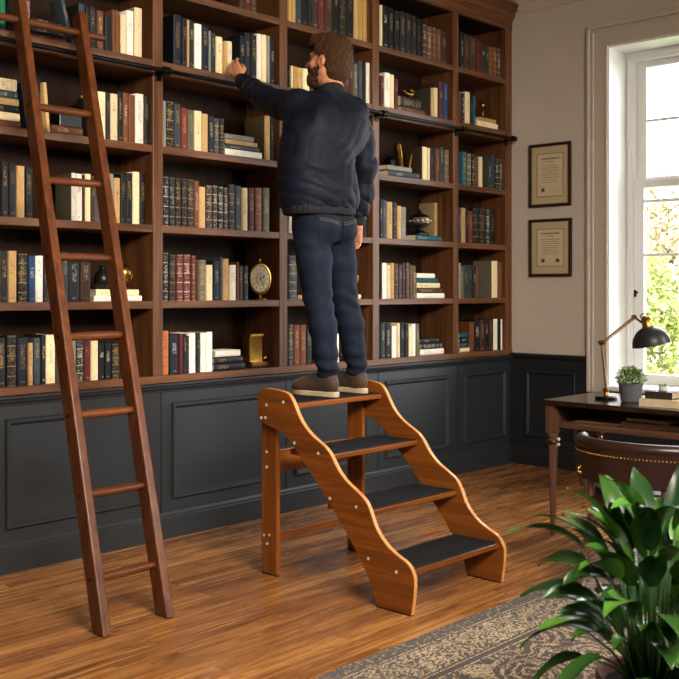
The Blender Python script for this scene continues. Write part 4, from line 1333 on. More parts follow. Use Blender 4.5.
X_ = R_ - U_ * R_.dot(U_); X_.normalize(); Y_ = U_.cross(X_)
SM = Matrix((X_, Y_, U_)).transposed()
apex = LB_ + R_ * 0.185 + Vector((0, 0, 0.455))
SCn = apex - U_ * 0.155 + R_ * 0.035
mb = MB()
Rs = 0.104
prof = [(Rs * math.cos(a), Rs * 0.98 * math.sin(a)) for a in [math.radians(q) for q in (0, 8, 16, 25, 34, 43, 52, 60, 68, 75)]]
inn = [(max(0.001, (Rs - 0.003) * math.cos(a)), (Rs - 0.003) * 0.98 * math.sin(a)) for a in [math.radians(q) for q in (75, 68, 60, 52, 43, 34, 25, 16, 8, 0)]]
mb.lathe([(Rs + 0.002, -0.002)] + prof, SCn, 40, SM)
sh = mb.build('lamp_shade', M['shade_black'], t, smooth='auto')
mb = MB(); mb.lathe(inn + [(Rs + 0.002, -0.002)], SCn, 40, SM); mb.build('shade_lining', plain('shade_lining', '#cfc7b8', 0.4), sh, smooth='auto')
NK = SCn + U_ * (Rs * 0.93)
mb = MB(); mb.lathe([(0.030, -0.004), (0.032, 0.004), (0.029, 0.010), (0.027, 0.04), (0.029, 0.044), (0.029, 0.052), (0.022, 0.058), (0.020, 0.064), (0.0001, 0.066)], NK, 24, SM); mb.build('socket', M['brass'], t, smooth='auto')
mb = MB(); mb.tube([NK + U_ * 0.03 - X_ * 0.026, J2 + R_ * 0.0], 0.006, 10); mb.build('shade_bracket', M['darkbrass'], t, smooth='auto')
mb = MB(); mb.tube([NK + U_ * 0.060 + X_ * (0.022 * math.cos(a) - 0.008) + U_ * (0.020 * math.sin(a) + 0.0) for a in [math.radians(q) for q in range(0, 181, 15)]], 0.003, 8); mb.build('cord_loop', M['black_iron'], t, smooth=True)
mb = MB(); mb.sphere(SCn + U_ * 0.035, 0.026, 14, 10); mb.tube([SCn + U_ * 0.05, SCn + U_ * 0.095], 0.013, 12); mb.build('bulb', plain('frosted_bulb', '#e8e2d2', 0.3), t, smooth='auto')

# ================================================================== LEATHER CHAIR
cz = 0.0118
ch = thing('desk_chair', 'brown leather chair with brass studs and rounded low back facing the desk', 'chair', (4.27, 2.065, cz))
CX, CY = 4.27, 2.065


def arc_pt(a, r_):
    return Vector((CX - r_ * math.cos(a) * 0.95, CY + r_ * math.sin(a), 0))


angs = [math.radians(q) for q in np.linspace(-82, 82, 33)]


def shell(mb, r0, r1, z0f, z1f):
    rows = []
    for a in angs:
        p0, p1 = arc_pt(a, r0), arc_pt(a, r1)
        z0, z1 = z0f(a), z1f(a)
        m = [(p0, z0), (p0, 0.5 * (z0 + z1)), (p0, z1), (0.5 * (p0 + p1), z1 + 0.006), (p1, z1), (p1, 0.5 * (z0 + z1)), (p1, z0)]
        rows.append([Vector((q.x, q.y, z)) for q, z in m])
    k = len(rows[0])
    vs = [p for r_ in rows for p in r_]
    fs = []
    for i in range(len(rows) - 1):
        for j in range(k):
            fs.append((i * k + j, i * k + (j + 1) % k, (i + 1) * k + (j + 1) % k, (i + 1) * k + j))
    fs.append(tuple(range(k)))
    fs.append(tuple(reversed(range((len(rows) - 1) * k, len(rows) * k))))
    mb.add(vs, [tuple(reversed(f)) for f in fs])


topz = lambda a: cz + 0.660 - 0.012 * (1 - math.cos(a)) 
mb = MB(); shell(mb, 0.345, 0.295, lambda a: cz + 0.505, topz)
bk = mb.build('backrest', M['leather'], ch, bevel=0.006, smooth='auto')
mb = MB(); mb.tube([arc_pt(a, 0.322) + Vector((0, 0, topz(a) + 0.008)) for a in angs], [0.008] + [0.027] * 31 + [0.008], 14)
mb.build('top_roll', M['leather'], ch, smooth='auto')
mb = MB()
for q in np.linspace(-80, 80, 62):
    a = math.radians(q)
    mb.sphere(arc_pt(a, 0.3462) + Vector((0, 0, topz(a) - 0.030)), 0.0042, 8, 6)
st_ = mb.build('stud_row', M['brass'], bk, smooth=True)
mb = MB()                         # padded seat
seat = [(CX - 0.28 * math.cos(a) if abs(a) < math.pi / 2 else CX, CY + 0.285 * math.sin(a)) for a in [math.radians(q) for q in np.linspace(-90, 90, 21)]]
seat = [(CX + 0.22, CY - 0.285)] + seat + [(CX + 0.22, CY + 0.285), (CX + 0.25, CY + 0.2), (CX + 0.25, CY - 0.2)]
mb.prism(seat, 2, cz + 0.385, cz + 0.478)
mb.build('seat', M['leather'], ch, bevel=0.025, seg=4, smooth='auto')
mb = MB(); mb.prism([(CX + (x - CX) * 0.95, CY + (y - CY) * 0.95) for x, y in seat], 2, cz + 0.335, cz + 0.388)
mb.build('seat_frame', M['desk_y'], ch, bevel=0.004)
for (dx, dy, bx, by) in ((-0.2, 0.19, -0.26, 0.24), (-0.2, -0.19, -0.26, -0.24), (0.2, 0.24, 0.22, 0.26), (0.2, -0.24, 0.22, -0.26)):
    mb = MB(); mb.tube([(CX + bx, CY + by, cz + 0.004), (CX + 0.5 * (dx + bx), CY + 0.5 * (dy + by), cz + 0.17), (CX + dx, CY + dy, cz + 0.34)], [0.014, 0.019, 0.024], 12)
    mb.build('leg', M['desk_z'], ch, smooth='auto')
for s in (-1, 1):
    for q in (32, 74):
        a = math.radians(q * s)
        p0 = arc_pt(a, 0.32)
        mb = MB(); mb.tube([(p0.x, p0.y, cz + 0.44), (p0.x, p0.y, cz + 0.512)], 0.016, 12)
        mb.build('back_support', M['desk_z'], ch, smooth='auto')
    a = math.radians(40 * s)
    p0 = arc_pt(a, 0.352) + Vector((0, 0, cz + 0.545))
    mb = MB()
    for k in range(5):
        mb.sphere(p0 + Vector((0.014 * math.cos(k * 1.257), 0, 0.014 * math.sin(k * 1.257))), 0.009, 10, 8)
    mb.tube([p0 + Vector((0.02, -0.004 * s, 0)), p0 + Vector((0.045, -0.004 * s, 0.004))], [0.008, 0.004], 8)
    mb.build('fitting', M['brass'], ch, smooth=True)

# ================================================================== PEACE LILY IN THE FOREGROUND
PX, PY, PZ = 2.545, 1.235, 0.0118
lily = thing('peace_lily', 'large glossy green peace lily in a brown pot on the rug in front', 'plant', (PX, PY, PZ))
p = Vector((PX, PY, PZ))
mb = MB()
mb.lathe([(0.098, 0), (0.102, 0.006), (0.135, 0.27), (0.146, 0.275), (0.149, 0.312), (0.144, 0.318), (0.134, 0.314), (0.128, 0.285), (0.0001, 0.283)], p, 36)
mb.build('pot', M['terracotta'], lily, smooth='auto')
mb = MB(); mb.lathe([(0.130, 0.286), (0.06, 0.295), (0.0001, 0.297)], p, 24); mb.build('soil', M['soil'], lily)
r = random.Random(21)


def blade(mb, base, heading, elev, L, W, droop, nseg=10, roll=0.0, fold=0.20):
    """a lance shaped leaf arching over as it goes"""
    h = Vector((math.cos(heading), math.sin(heading), 0))
    side0 = Vector((-h.y, h.x, 0))
    pos = Vector(base)
    rows = []
    for i in range(nseg + 1):
        s = i / nseg
        e = elev - droop * s ** 1.15
        d = h * math.cos(e) + Vector((0, 0, 1)) * math.sin(e)
        up = side0.cross(d) * -1
        up = d.cross(side0)
        rr = Matrix.Rotation(roll, 3, d)
        side = rr @ side0; upn = rr @ up
        w = W * 0.5 * (math.sin(math.pi * (0.04 + 0.96 * s) ** 0.72) ** 0.9 if s < 1 else 0.0)
        wave = 0.05 * W * math.sin(9 * s + heading * 5)
        rows.append([pos - side * w + upn * (w * fold * 1.5 + wave), pos - side * w * 0.5 + upn * (w * fold * 0.45), pos.copy(), pos + side * w * 0.5 + upn * (w * fold * 0.45), pos + side * w + upn * (w * fold * 1.5 - wave)])
        pos = pos + d * (L / nseg)
    vs = [q for row in rows for q in row]
    fs = []
    for i in range(nseg):
        for j in range(4):
            a = 5 * i + j
            fs.append((a, a + 1, a + 6, a + 5))
    mb.add(vs, fs)


LEAVES = []
# azimuth (deg, world), petiole elevation, petiole length, blade length, width, blade start elevation, droop
for k in range(100):
    az = r.uniform(0, 360)
    tier = r.random()
    pe = 89 - 44 * tier + r.uniform(-6, 6)
    pl = 0.40 - 0.22 * tier + r.uniform(-0.05, 0.05)
    bl = r.uniform(0.15, 0.22)
    LEAVES.append((az, pe, pl, bl, r.uniform(0.055, 0.078), pe - r.uniform(5, 30), math.radians(r.uniform(45, 100)), r.uniform(-0.5, 0.5)))
# a few that stand out in the photograph
toleft = 133.0      # world heading that runs to the photograph's left
LEAVES += [(2, 78, 0.37, 0.34, 0.066, 70, 0.2, 0.15), (toleft + 8, 68, 0.42, 0.27, 0.075, 34, 1.0, 0.3), (toleft - 6, 60, 0.34, 0.30, 0.07, 22, 1.0, -0.2),
           (toleft + 20, 52, 0.30, 0.27, 0.066, 16, 0.7, 0.1), (toleft - 2, 46, 0.27, 0.27, 0.066, 4, 1.0, 0.2), (toleft + 30, 40, 0.22, 0.28, 0.07, -4, 1.1, 0.1),
           (toleft - 18, 72, 0.38, 0.26, 0.07, 44, 0.9, 0.2), (toleft + 42, 76, 0.30, 0.24, 0.08, 60, 0.9, 0.1), (toleft + 85, 66, 0.24, 0.28, 0.075, 30, 1.2, 0.0),
           (toleft + 110, 58, 0.22, 0.27, 0.07, 10, 0.9, 0.0), (toleft + 66, 30, 0.2, 0.26, 0.06, -8, 1.2, 0.0), (toleft + 5, 30, 0.22, 0.26, 0.06, -8, 1.0, 0.0),
           (toleft + 180, 66, 0.36, 0.27, 0.07, 30, 1.0, 0.0), (toleft + 165, 76, 0.40, 0.24, 0.075, 48, 0.9, 0.0), (toleft + 60, 84, 0.36, 0.24, 0.078, 70, 0.9, 0.2)]
SPECIAL = {(q[0], q[1]) for q in LEAVES[100:]}
mb, ms = MB(), MB()
for (az, pe, pl, bl, bw_, be, dr, roll) in LEAVES:
    a = math.radians(az); e = math.radians(pe)
    h = Vector((math.cos(a), math.sin(a), 0))
    if (az, pe) in SPECIAL:
        pl, bl, bw_ = pl * 0.98, bl * 0.78, bw_ * 0.95
    if pe < 65:
        pl, bl = pl * 0.80, bl * 0.86
    b0 = p + h * r.uniform(0.01, 0.06) + Vector((0, 0, 0.288))
    mid = b0 + h * (pl * 0.45 * math.cos(e)) + Vector((0, 0, pl * 0.52 * math.sin(e) + 0.01))
    tip = b0 + h * (pl * math.cos(e)) + Vector((0, 0, pl * math.sin(e)))
    ms.tube([b0, mid, tip], [0.0038, 0.0032, 0.0024], 6)
    blade(mb, tip, a, math.radians(be), bl, bw_, dr, roll=roll)
ms.build('stalks', M['stem_green'], lily, smooth=True)
lf = mb.build('leaves', M['lily_leaf'], lily, smooth=True)

# ================================================================== OUTSIDE THE WINDOW
g = MB(); g.box(7.4, 26, -14, 22, -0.75, -0.6)
lawn = struct(g.build('lawn_ground', M['grass']))
def tree(name, label, x, y, zb, h, crown, mat, n, leaf, seed, trunk=0.09):
    t = thing(name, label, 'tree', (x, y, zb), None)
    r = random.Random(seed)
    ms, mb = MB(), MB()
    b = Vector((x, y, zb))
    ms.tube([b, b + Vector((0.05, 0.03, h * 0.3)), b + Vector((0.02, 0.1, h * 0.62)), b + Vector((0.1, 0.05, h * 0.95))], [trunk, trunk * 0.8, trunk * 0.5, trunk * 0.15], 10)
    tips = []
    for k in range(34):
        s = r.uniform(0.18, 0.95)
        q = b + Vector((0.03, 0.06, h * s))
        a = r.uniform(0, 6.283); e = r.uniform(0.1, 0.9)
        L = crown * (1.15 - 0.6 * s) * r.uniform(0.6, 1.0)
        d = Vector((math.cos(a) * math.cos(e), math.sin(a) * math.cos(e), math.sin(e)))
        q1 = q + d * L * 0.5 + Vector((0, 0, -0.03)); q2 = q + d * L
        ms.tube([q, q1, q2], [trunk * 0.25, trunk * 0.15, trunk * 0.05], 6)
        tips.append((q, q1, q2))
        for j in range(3):
            a2 = a + r.uniform(-1, 1)
            d2 = Vector((math.cos(a2) * 0.7, math.sin(a2) * 0.7, r.uniform(0.1, 0.8)))
            q3 = q1.lerp(q2, r.random()); q4 = q3 + d2 * L * 0.4
            ms.tube([q3, q4], [trunk * 0.09, trunk * 0.03], 5)
            tips.append((q3, (q3 + q4) / 2, q4))
    for k in range(n):
        q, q1, q2 = r.choice(tips)
        s = r.random()
        c = (q.lerp(q1, s * 2) if s < 0.5 else q1.lerp(q2, s * 2 - 1)) + Vector((r.gauss(0, 0.07), r.gauss(0, 0.07), r.gauss(0, 0.07)))
        leaf_quad(mb, c, Vector((r.uniform(-1, 1), r.uniform(-1, 1), r.uniform(-1, 0.6))), Vector((r.uniform(-1, 1), r.uniform(-1, 1), 1)), leaf * r.uniform(0.6, 1.2), leaf * 0.55, n=2)
    ms.build('trunk', M['bark'], t, smooth=True)
    mb.build('crown', mat, t)


tree('blossom_tree', 'pale blossoming tree seen through the window', 13.6, 6.35, -0.6, 3.4, 1.7, M['tree_pale'], 9000, 0.12, 5, 0.06)
tree('garden_shrub', 'yellow green shrub low outside the window', 11.6, 5.45, -0.6, 2.2, 0.85, M['tree_leaf'], 4200, 0.085, 9, 0.04)
tree('young_tree', 'light green young tree to the right outside the window', 12.6, 4.1, -0.6, 3.8, 1.3, M['tree_leaf'], 3200, 0.09, 15, 0.06)
tree('garden_tree', 'beige budding tree furthest back outside the window', 19.5, 9.9, -0.6, 4.2, 2.4, M['tree_pale'], 7000, 0.17, 27, 0.08)
# ================================================================== THE MAN
FEET_Z = 0.8268
person = thing('person', 'person in navy bomber jacket and jeans standing on the step stool, reaching for a book', 'person', (3.73, 3.5, FEET_Z))


class Field:
    """blended solid shapes on a grid, meshed by surface nets"""

    def __init__(s, lo, hi, h):
        s.lo, s.h = np.array(lo, float), h
        s.n = [int(math.ceil((hi[i] - lo[i]) / h)) + 1 for i in range(3)]
        s.ax = [s.lo[i] + h * np.arange(s.n[i]) for i in range(3)]
        s.D = np.full(s.n, 0.5, np.float32)

    def _win(s, lo, hi):
        sl = []
        for i in range(3):
            a = max(0, int((lo[i] - s.lo[i]) / s.h) - 1)
            b = min(s.n[i], int((hi[i] - s.lo[i]) / s.h) + 3)
            sl.append(slice(a, max(a + 1, b)))
        X = s.ax[0][sl[0]][:, None, None]; Y = s.ax[1][sl[1]][None, :, None]; Z = s.ax[2][sl[2]][None, None, :]
        return tuple(sl), X, Y, Z

    def put(s, fn, lo, hi, k, sub=False):
        m = k + 4 * s.h
        sl, X, Y, Z = s._win([a - m for a in lo], [a + m for a in hi])
        d = fn(X, Y, Z).astype(np.float32)
        a = s.D[sl]
        if sub:
            b = -d
            h = np.clip(0.5 - 0.5 * (a - b) / k, 0, 1) if k > 0 else (b > a).astype(np.float32)
            s.D[sl] = a + (b - a) * h + k * h * (1 - h)
        else:
            h = np.clip(0.5 + 0.5 * (a - d) / max(k, 1e-6), 0, 1)
            s.D[sl] = a + (d - a) * h - k * h * (1 - h)
        return s

    def cap(s, a, b, ra, rb=None, k=0.02, sub=False):
        rb = ra if rb is None else rb
        a, b = np.array(a, float), np.array(b, float)
        ba = b - a
        L = float(ba @ ba) + 1e-12

        def fn(X, Y, Z):
            px, py, pz = X - a[0], Y - a[1], Z - a[2]
            t = np.clip((px * ba[0] + py * ba[1] + pz * ba[2]) / L, 0, 1)
            return np.sqrt((px - t * ba[0]) ** 2 + (py - t * ba[1]) ** 2 + (pz - t * ba[2]) ** 2) - (ra + t * (rb - ra))
        r = max(ra, rb)
        return s.put(fn, np.minimum(a, b) - r, np.maximum(a, b) + r, k, sub)

    def chain(s, pts, rads, k=0.02):
        for i in range(len(pts) - 1):
            s.cap(pts[i], pts[i + 1], rads[i], rads[i + 1], k)
        return s

    def ell(s, c, r, R=None, k=0.02, sub=False):
        c, r = np.array(c, float), np.array(r, float)
        R = np.eye(3) if R is None else np.array(R, float)

        def fn(X, Y, Z):
            p = (X - c[0], Y - c[1], Z - c[2])
            q = [(R[i, 0] * p[0] + R[i, 1] * p[1] + R[i, 2] * p[2]) / r[i] for i in range(3)]
            k0 = np.sqrt(q[0] ** 2 + q[1] ** 2 + q[2] ** 2)
            k1 = np.sqrt((q[0] / r[0]) ** 2 + (q[1] / r[1]) ** 2 + (q[2] / r[2]) ** 2) + 1e-9
            return k0 * (k0 - 1) / k1
        m = float(r.max())
        return s.put(fn, c - m, c + m, k, sub)

    def stack(s, rows, yaw, k=0.02, ex=2.3):
        """rows of (z, cx, cy, rx, ry): a lofted oval trunk"""
        rows = sorted(rows)
        zz = np.array([q[0] for q in rows])
        ca, sa = math.cos(yaw), math.sin(yaw)

        def curve(z, i):
            v = np.array([q[i] for q in rows])
            fine = np.linspace(zz[0], zz[-1], 200)
            y = np.interp(fine, zz, v)
            ker = np.hanning(17); ker /= ker.sum()
            y = np.convolve(np.pad(y, 8, mode='edge'), ker, 'valid')
            return np.interp(z, fine, y)

        def fn(X, Y, Z):
            cx, cy, rx, ry = (curve(Z, i) for i in (1, 2, 3, 4))
            dx, dy = X - cx, Y - cy
            u, v = np.abs(dx * ca + dy * sa) / rx, np.abs(-dx * sa + dy * ca) / ry
            d = ((u ** ex + v ** ex) ** (1 / ex) - 1) * np.minimum(rx, ry)
            return np.maximum(d, np.maximum(zz[0] - Z, Z - zz[-1]))
        R = max(max(q[3], q[4]) for q in rows)
        lo = [min(q[1] for q in rows) - R, min(q[2] for q in rows) - R, zz[0]]
        hi = [max(q[1] for q in rows) + R, max(q[2] for q in rows) + R, zz[-1]]
        return s.put(fn, lo, hi, k)

    def grid(s):
        return s.ax[0][:, None, None], s.ax[1][None, :, None], s.ax[2][None, None, :]

    def mesh(s, name, mat, parent):
        D = s.D
        S = D < 0
        c = np.zeros([n - 1 for n in s.n], np.int8)
        offs = [(i, j, k) for i in (0, 1) for j in (0, 1) for k in (0, 1)]
        nx, ny, nz = s.n
        for (i, j, k) in offs:
            c += S[i:nx - 1 + i, j:ny - 1 + j, k:nz - 1 + k]
        I, J, K = np.nonzero((c > 0) & (c < 8))
        idx = -np.ones(c.shape, np.int64)
        idx[I, J, K] = np.arange(len(I))
        P = np.zeros((len(I), 3)); W = np.zeros(len(I))
        for a in offs:
            for ax in range(3):
                if a[ax]:
                    continue
                b = list(a); b[ax] = 1
                d0 = D[I + a[0], J + a[1], K + a[2]]; d1 = D[I + b[0], J + b[1], K + b[2]]
                m = (d0 < 0) != (d1 < 0)
                t = np.where(m, d0 / np.where(m, d0 - d1, 1), 0)
                q = np.array(a, float)[None, :].repeat(len(I), 0)
                q[:, ax] += t
                P += q * m[:, None]; W += m
        P = P / W[:, None]
        V = (P + np.stack([I, J, K], 1)) * s.h + s.lo
        F = []
        for ax in range(3):
            sl0 = [slice(1, -1)] * 3; sl1 = [slice(1, -1)] * 3
            sl0[ax] = slice(0, -1); sl1[ax] = slice(1, None)
            A, B = S[tuple(sl0)], S[tuple(sl1)]
            i, j, k = np.nonzero(A != B)
            fl = A[i, j, k]
            g = [i, j, k]
            for o in range(3):
                if o != ax:
                    g[o] = g[o] + 1
            u, v = (ax + 1) % 3, (ax + 2) % 3
            def cell(du, dv):
                q = [x.copy() for x in g]
                q[u] = q[u] - du; q[v] = q[v] - dv
                return idx[q[0], q[1], q[2]]
            quad = np.stack([cell(1, 1), cell(0, 1), cell(0, 0), cell(1, 0)], 1)
            quad[~fl] = quad[~fl][:, ::-1]
            F.append(quad)
        F = np.concatenate(F)
        F = F[(F >= 0).all(1)]
        off = Vector((0, 0, 0)); q = parent
        while q is not None:
            off += q.location; q = q.parent
        me = bpy.data.meshes.new(name)
        me.from_pydata((V - np.array(off)).tolist(), [], F.tolist())
        me.materials.append(mat)
        me.shade_smooth()
        me.update()
        o = bpy.data.objects.new(name, me)
        COL.objects.link(o)
        o.parent = parent
        return o


def skin_mat():
    t = NT('skin')
    n = t.noise(t.coord(), 40, 3)
    t.put(t.b.inputs['Base Color'], t.ramp(n, [(0.3, hexc('#a8694a')), (0.7, hexc('#c48a68'))]))
    t.set(Roughness=0.5, Subsurface_Weight=0.12, Subsurface_Scale=0.01, Specular_IOR_Level=0.35)
    t.b.inputs['Subsurface Radius'].default_value = (1, 0.35, 0.2)
    return t.m


def cloth_mat(name, c0, c1, rough, bscale, bstr, sheen=0.1, stretch=(1, 1, 1), spec=0.4):
    t = NT(name)
    n = t.noise(t.coord(), 9, 4)
    t.put(t.b.inputs['Base Color'], t.ramp(n, [(0.3, hexc(c0)), (0.7, hexc(c1))]))
    t.set(Roughness=rough, Specular_IOR_Level=spec, Sheen_Weight=sheen)
    v = t.mapping(t.coord(), scale=stretch)
    t.bump(t.math('ADD', t.math('MULTIPLY', t.noise(v, bscale, 2), 0.4), t.noise(v, 16, 3, 0.55, 0.7)), bstr, 0.012)
    return t.m


M['skin'] = skin_mat()
M['jacket'] = cloth_mat('navy_nylon', '#070a15', '#0c1020', 0.60, 160, 0.36, 0.0, spec=0.18)
M['rib'] = cloth_mat('navy_rib_knit', '#06080f', '#0a0d17', 0.8, 120, 0.2, 0.0)
M['jeans'] = cloth_mat('indigo_denim', '#060b15', '#0f1a2e', 0.75, 260, 0.28, 0.0, spec=0.2)
M['suede'] = cloth_mat('brown_suede', '#2c1a10', '#452b18', 0.7, 180, 0.2)
M['sole'] = plain('pale_rubber_sole', '#b39f7f', 0.6, noise=0.1, nscale=40)
M['sock'] = plain('dark_sock', '#15171c', 0.9)
M['lace'] = plain('dark_laces', '#33241a', 0.8)


def hair_mat():
    t = NT('brown_hair')
    v = t.mapping(t.coord(), scale=(95, 60, 11))
    n = t.noise(v, 3.0, 3, 0.6, 0.8)
    t.put(t.b.inputs['Base Color'], t.ramp(n, [(0.30, hexc('#1c100a')), (0.55, hexc('#432916')), (0.75, hexc('#75502f'))]))
    t.set(Roughness=0.55, Specular_IOR_Level=0.15)
    t.bump(n, 0.9, 0.01)
    return t.m


M['hair'] = hair_mat()
M['eye'] = plain('eye_white', '#d8d2c8', 0.2)
M['iris'] = plain('eye_iris', '#2b1b10', 0.15)

# joints (measured)
shL, elL, wrL = (3.685, 3.735, 2.293), (3.751, 4.04, 2.384), (3.806, 4.305, 2.533)
shR, elR, wrR = (3.965, 3.60, 2.281), (4.026, 3.575, 2.01), (4.037, 3.63, 1.712)
hipL, hipR = (3.612, 3.56, 1.65), (3.785, 3.56, 1.655)
kneeL, kneeR = (3.603, 3.505, 1.29), (3.812, 3.52, 1.294)
ankL, ankR = (3.612, 3.445, 0.955), (3.850, 3.468, 0.955)
HEAD = np.array((3.853, 3.672, 2.543))
yaw, pitch = math.radians(21), math.radians(8)
fw = np.array((-math.sin(yaw) * math.cos(pitch), math.cos(yaw) * math.cos(pitch), math.sin(pitch)))
lf_ = np.array((-math.cos(yaw), -math.sin(yaw), 0.0))
up_ = np.cross(lf_, fw) * -1
up_ = np.cross(fw, lf_) * 1.0
if up_[2] < 0:
    up_ = -up_
HS = 1.07
HR = np.stack([fw, lf_, up_]) / HS


def hp(f, l, u):
    return HEAD + (fw * f + lf_ * l + up_ * u) * HS


# ---- one continuous body: head, neck, torso, arms with hands, legs
B = Field((3.40, 3.30, 0.80), (4.22, 4.50, 2.76), 0.0052)
B.ell(hp(-0.012, 0, 0.028), (0.096, 0.075, 0.090), HR, 0.01)
B.ell(hp(0.032, 0, -0.045), (0.060, 0.056, 0.074), HR, 0.03)
B.cap(hp(0.055, 0.018, -0.098), hp(0.055, -0.018, -0.098), 0.025, k=0.03)                  # chin
B.cap(hp(0.0, 0.052, -0.062), hp(0.052, 0.024, -0.098), 0.018, k=0.025)
B.cap(hp(0.0, -0.052, -0.062), hp(0.052, -0.024, -0.098), 0.018, k=0.025)
B.cap(hp(0.078, 0.03, 0.022), hp(0.078, -0.03, 0.022), 0.012, k=0.015)                     # brow
for s in (1, -1):
    B.ell(hp(0.088, 0.03 * s, 0.002), (0.010, 0.014, 0.009), HR, 0.012, sub=True)          # eye socket
    B.ell(hp(0.062, 0.042 * s, -0.025), (0.02, 0.016, 0.014), HR, 0.02)                    # cheek
    B.ell(hp(0.006, 0.076 * s, -0.014), (0.018, 0.008, 0.031), HR, 0.008)                 # ear
    B.ell(hp(-0.006, 0.081 * s, -0.010), (0.012, 0.010, 0.024), HR, 0.006)
    B.ell(hp(0.011, 0.086 * s, -0.012), (0.008, 0.006, 0.015), HR, 0.004, sub=True)
B.cap(hp(0.086, 0, 0.010), hp(0.108, 0, -0.030), 0.0085, 0.0125, k=0.012)                  # nose
for s in (1, -1):
    B.cap(hp(0.094, 0.009 * s, -0.034), hp(0.098, 0.010 * s, -0.032), 0.008, k=0.008)
B.cap(hp(0.083, 0.016, -0.062), hp(0.083, -0.016, -0.062), 0.0075, k=0.006)                # lips
B.cap(hp(0.080, 0.013, -0.073), hp(0.080, -0.013, -0.073), 0.008, k=0.006)
B.cap((3.845, 3.632, 2.31), hp(-0.020, 0, -0.055), 0.060, 0.057, k=0.03)                   # neck
yawT = math.radians(-15)
B.stack([(1.60, 3.69, 3.56, .12, .09), (1.75, 3.68, 3.565, .135, .095), (1.95, 3.69, 3.60, .14, .10), (2.15, 3.73, 3.625, .16, .11), (2.27, 3.785, 3.64, .15, .09), (2.35, 3.835, 3.635, .075, .065)], yawT, 0.03)
B.chain([(3.80, 3.64, 2.27), shL, elL, wrL], [.06, .052, .036, .027], 0.03)
B.chain([(3.80, 3.64, 2.27), shR, elR, wrR], [.06, .052, .036, .027], 0.03)
B.chain([hipL, kneeL, ankL, (ankL[0], ankL[1], 0.885)], [.075, .05, .034, .026], 0.02)
B.chain([hipR, kneeR, ankR, (ankR[0], ankR[1], 0.885)], [.075, .05, .034, .026], 0.02)
for a in (ankL, ankR):
    B.cap((a[0], a[1] + 0.01, 0.882), (a[0], a[1] + 0.12, 0.868), .022, .014, k=0.01)


def hand(F, w, d, n, l, curl, spread=0.0, thumb=0.6, sc=1.0):
    """w wrist, d towards the fingers, n back of the hand, l towards the index side"""
    w, d, n, l = (np.array(q, float) for q in (w, d, n, l))
    F.cap(w - d * 0.03, w + d * 0.012, 0.0265 * sc, 0.026 * sc, k=0.012)
    for o, r in ((0.026, .0155), (0.009, .0165), (-0.009, .016), (-0.025, .0145)):
        F.cap(w + d * 0.014 + l * o * 0.65, w + d * 0.085 * sc + l * o * sc, r * sc, 0.0125 * sc, k=0.010)
    for i, (o, L, r) in enumerate(((0.029, .074, .0088), (0.0098, .082, .0092), (-0.0098, .076, .0088), (-0.0285, .060, .0080))):
        base = w + d * (0.088 - (0.006 if i in (0, 3) else 0)) * sc + l * o * sc
        dd = d + l * (spread * (0.16 - 0.105 * i))
        dd /= np.linalg.norm(dd)
        ang = 0.0
        p = base
        rr = r * sc
        for sgl, cu in ((0.46, curl[0]), (0.30, curl[1]), (0.24, curl[2])):
            ang += cu * (1 + 0.10 * i)
            q = p + (dd * math.cos(ang) - n * math.sin(ang)) * (L * sgl * sc)
            F.cap(p, q, rr, rr * 0.92, k=0.0035)
            p, rr = q, rr * 0.92
    t0 = w + d * 0.030 + l * 0.022 - n * 0.006
    t1 = t0 + (d * 0.72 + l * 0.46 - n * 0.45 * thumb) * 0.042
    t2 = t1 + (d * 0.95 + l * 0.02 - n * 0.35 * thumb) * 0.034
    t3 = t2 + (d * 0.98 - l * 0.12 - n * 0.25 * thumb) * 0.027
    F.chain([t0, t1, t2, t3], [.0155, .012, .0105, .0085], 0.006)


def frame(d, n):
    d = np.array(d, float); d /= np.linalg.norm(d)
    n = np.array(n, float); n -= d * (n @ d); n /= np.linalg.norm(n)
    return d, n


dL, nL = frame((0.022, 0.155, 0.158), (-0.80, 0.05, 0.50))
lL = np.cross(dL, nL)
if lL[2] < 0:
    lL = -lL
hand(B, np.array(wrL) + dL * 0.012, dL, nL, lL, (0.14, 0.38, 0.36), 0.9, 1.0, 1.12)
dR, nR = frame((0.03, 0.16, -0.98), (0.95, 0.15, 0.05))
lR = np.cross(dR, nR)
if lR[1] < 0:
    lR = -lR
hand(B, np.array(wrR) + dR * 0.012, dR, nR, lR, (0.25, 0.40, 0.35), 0.3, 0.5, 1.0)
body = B.mesh('body', M['skin'], person)
for s in (1, -1):
    mb = MB(); mb.sphere(Vector(hp(0.069, 0.030 * s, 0.002)), 0.0118, 14, 10); e_ = mb.build('eye', M['eye'], body, smooth=True)
    mb = MB(); mb.sphere(Vector(hp(0.0775, 0.030 * s, 0.003)), 0.0045, 10, 8); mb.build('iris', M['iris'], e_, smooth=True)

# ---- jacket
def unit(v):
    v = np.array(v, float)
    return v / np.linalg.norm(v)


